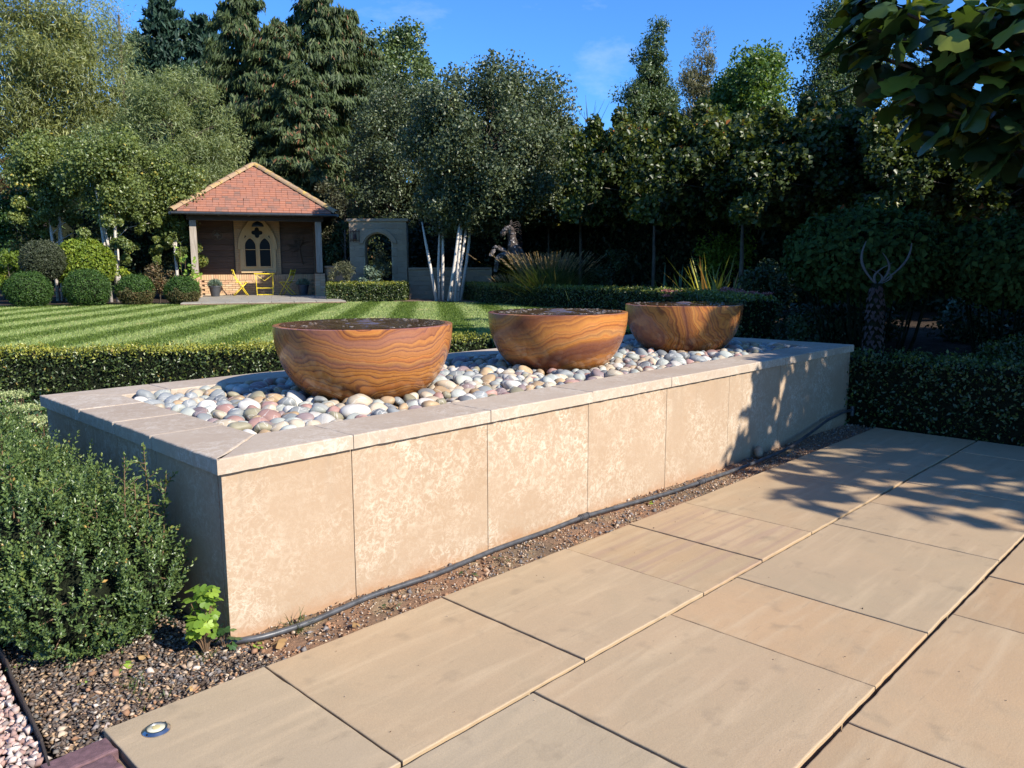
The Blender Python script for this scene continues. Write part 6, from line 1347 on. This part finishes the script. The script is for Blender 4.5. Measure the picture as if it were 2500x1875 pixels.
# big-leaved tree, trunk outside the frame, boughs reaching in
def big_leaf_shape(seed):
    rg = np.random.default_rng(seed); V = [(.0, 0, 0)]; m_ = 26; a_ = np.linspace(-math.pi+.28, math.pi-.28, m_)
    for a in a_:
        q = .40+.66*max(0, math.cos(a))**6+.34*max(0, math.cos(abs(a)-1.05))**16+.16*max(0, math.cos(abs(a)-2.2))**10; q *= 1+.03*rg.normal(); V.append((q*math.cos(a)*1.0, q*math.sin(a)*.98, -.16*q*q+.05*math.sin(4*a+seed)-.10*abs(math.sin(a))*q))
    return np.array(V), [(0, i, i+1) for i in range(1, m_)]
def catalpa():
    b = np.array([8.7, -4.9, -.05]); e = empty('large_leaf_tree', b, 0, 'tree with huge lobed leaves overhanging the terrace end, mostly in shade', 'tree')
    cl = [(dp(px, py, D), r_) for px, py, D, r_ in ((1835, 95, 7.6, .20), (1880, 60, 7.4, .28), (1870, 175, 7.5, .22), (1925, 130, 7.3, .30), (1935, 215, 7.4, .26), (1960, 30, 7.1, .36), (2000, 190, 7.2, .34), (2000, 270, 7.4, .26), (2045, 90, 6.9, .40), (2060, 240, 7.0, .36), (2090, 320, 7.2, .24), (2110, 20, 6.8, .42), (2120, 160, 6.8, .42), (2140, 280, 7.0, .36), (2190, 90, 6.6, .45), (2200, 210, 6.7, .45), (2205, 320, 6.9, .34), (1905, 0, 7.6, .30), (1840, 20, 7.8, .22), (2240, 0, 6.6, .5), (2260, 150, 6.5, .5), (2260, 280, 6.6, .45))]
    for (gx, gy, z, r_) in ((5.0, -1.75, 4.4, .5), (5.4, -1.2, 4.2, .45), (5.15, .1, 3.2, .2), (5.35, .35, 3.2, .24), (5.7, .05, 3.3, .3), (5.55, .95, 3.2, .22), (6.05, 1.05, 3.3, .3), (6.5, .55, 3.4, .36), (7.0, .3, 3.6, .4), (7.0, 1.1, 3.6, .4), (4.5, -.85, 3.6, .22), (5.5, -.4, 3.6, .4), (5.0, -.62, 3.2, .18), (6.2, -1.0, 3.8, .5), (6.0, -2.0, 4.1, .6), (6.4, -2.4, 4.2, .6), (5.6, .25, 3.3, .26), (5.45, .62, 3.3, .16), (5.9, .7, 3.4, .32), (5.75, 1.25, 3.3, .22), (6.3, .2, 3.5, .36), (6.6, 1.0, 3.6, .42), (6.2, 1.5, 3.5, .28), (5.65, 2.0, 3.4, .22), (6.0, 2.4, 3.5, .3), (5.45, 2.75, 3.5, .2), (5.85, 3.3, 3.7, .3), (6.5, 2.2, 3.8, .45), (6.6, 3.4, 3.9, .5), (7.4, .6, 4, .6), (7.6, 2.2, 4.2, .6), (7.4, -1.4, 4.2, .6), (7.2, 4.2, 4.2, .5)):
        cl.append((np.array([gx-(.78 if gy < 1.6 else .15), gy, 0])+sd/sd[2]*z, r_))
    cl += [(p, r_[0]) for p, r_ in ell_clumps(70, (8.9, -4.3, 5.3), (2.2, 3.3, 1.7), .65, 71)]
    m_ = MB(); tr = np.array([(8.7, -4.9, -.1), (8.65, -4.8, 1.3), (8.7, -4.6, 2.6), (8.8, -4.3, 4.4)]); m_.tube(tr-b, [.2, .17, .14, .06], 9)
    limbs(m_, tr-b, [(c-b, r_) for c, r_ in cl], .17, sag=.05); m_.build('trunk', M_BARK, e, True)
    P0, M0, S0 = [], [], []
    for c, r_ in cl:
        k_ = int(5+20*r_*r_*4)
        for _ in range(min(k_, 46)):
            d = unit(rng.normal(size=3)); p = c+d*r_*(.35+.65*rng.random())*[1, 1, .8]; ax = unit(d*[1, 1, .2]+.5*rng.normal(size=3)*[1, 1, .3]-[0, 0, .55]); up_ = unit(np.array([0, 0, 1.])+.45*rng.normal(size=3)+.4*d); sd_ = unit(np.cross(up_, ax)); up_ = np.cross(ax, sd_); P0.append(p); M0.append(np.stack([ax, sd_, up_], 1)); S0.append(.16+.10*rng.random())
    P0, S0 = np.array(P0), np.array(S0); pj_ = proj(P0); inv = (pj_[:, 0] > 1600) & (pj_[:, 0] < 2250) & (pj_[:, 1] > -40) & (pj_[:, 1] < 420) & (pj_[:, 2] > 0); sc_ = np.where(inv, S0/pj_[:, 2], 0); top_ = set(np.argsort(-sc_)[:300].tolist()) if inv.sum() > 300 else set(np.where(inv)[0].tolist())
    shp = [big_leaf_shape(i) for i in range(4)]; mes = []
    for k_, (V, F) in enumerate(shp):
        for t in (.25, .5, .8, .98)[:4 if k_ == 0 else 3]:
            me = MB().add(V, F).mesh('leaf', True); a_ = me.attributes.new('tint', 'FLOAT', 'POINT'); a_.data.foreach_set('value', np.full(len(V), t, np.float32)); me.materials.append(L_BIG); mes.append(me)
    mb = MB(); tt = []
    for i in range(len(P0)):
        if i in top_:
            o = link('leaf', mes[random.randrange(len(mes)) if random.random() < .9 else 3], e); Mx = M0[i]*S0[i]; p = P0[i]-b; o.matrix_local = Matrix(((*Mx[0], p[0]), (*Mx[1], p[1]), (*Mx[2], p[2]), (0, 0, 0, 1)))
        else:
            V, F = shp[i % 4]; mb.add(V*S0[i], F, M0[i], P0[i]-b); tt += [random.random()*.9]*len(V)
    me = mb.mesh('leaves', True); a_ = me.attributes.new('tint', 'FLOAT', 'POINT'); a_.data.foreach_set('value', np.array(tt, np.float32)); o = link('leaves', me, e, L_BIG); o['kind'] = 'stuff'; print('catalpa', len(P0), len(top_), inv.sum())
catalpa()
# trees beyond the terrace end, whose crowns keep that side of the garden in shade
def shade_tree(pos_, zb_, zt_, r_, seed, label):
    cl = ell_clumps(60, (0, 0, (zb_+zt_)/2), (r_*.85, r_*.85, (zt_-zb_)/2*.85), r_*.34, seed); return tree('shade_tree', (*pos_, LZ-.1), label, 'tree', 'shade trees beside the terrace', [[(0, 0, -.2), (.05, 0, zb_), (0, .1, zt_*.8)]], cl, 240, .30, .7, L_BROAD, M_BARK, .2, .7, tint0=.3)
t0 = shade_tree((11.3, -5.6), 2.6, 8.2, 2.5, 81, 'broad shade tree standing beside the large-leaved tree')
for k, (x, y, s_, rz, d_) in enumerate(((9.0, -11.4, 1.0, 4.0, 'set back behind the large-leaved tree'), (17.2, -3.2, 1.1, 1.0, 'beyond the pleached maples, next after the broad one'), (20.5, -1.2, 1.15, 2.6, 'last of the row beyond the pleached maples'))):
    c = copy_tree(t0); c.location = (x, y, LZ-.1); c.rotation_euler = (0, 0, rz); c.scale = (s_, s_, s_); c['label'] = 'shade tree '+d_

hp_ = [gpos(px, D)[:2] for px, D in ((-500, 44), (0, 46), (500, 52), (900, 48), (1300, 46), (1700, 44), (2300, 40))]
hedge('tree_belt', [tuple(p) for p in spline([(*p, 0) for p in hp_], 40)[:, :2]], LZ-.05, 6.0, 2.0, 24000, .42, L_BROAD, 'distant belt of tall green trees closing the garden', 'tree belt', tint0=.35, toptint=.2, rnd=.45, wl=.6)

P_ = area(420, -.55, 6.5, -4.5, -.33); P_ = P_[rng.random(len(P_)) < np.where(P_[:, 1] > -.55, 1.0, .35)]
chips('paving_grit', np.column_stack([P_, np.full(len(P_), .003)]), np.where(rng.random(len(P_)) < .1, .0055, .0028), .5, [(0.06, 0.045, 0.035), (0.16, 0.10, 0.06), (0.4, 0.32, 0.24)], [3, 2, 2], 'scattered grit and crumbs lying on the sandstone slabs')
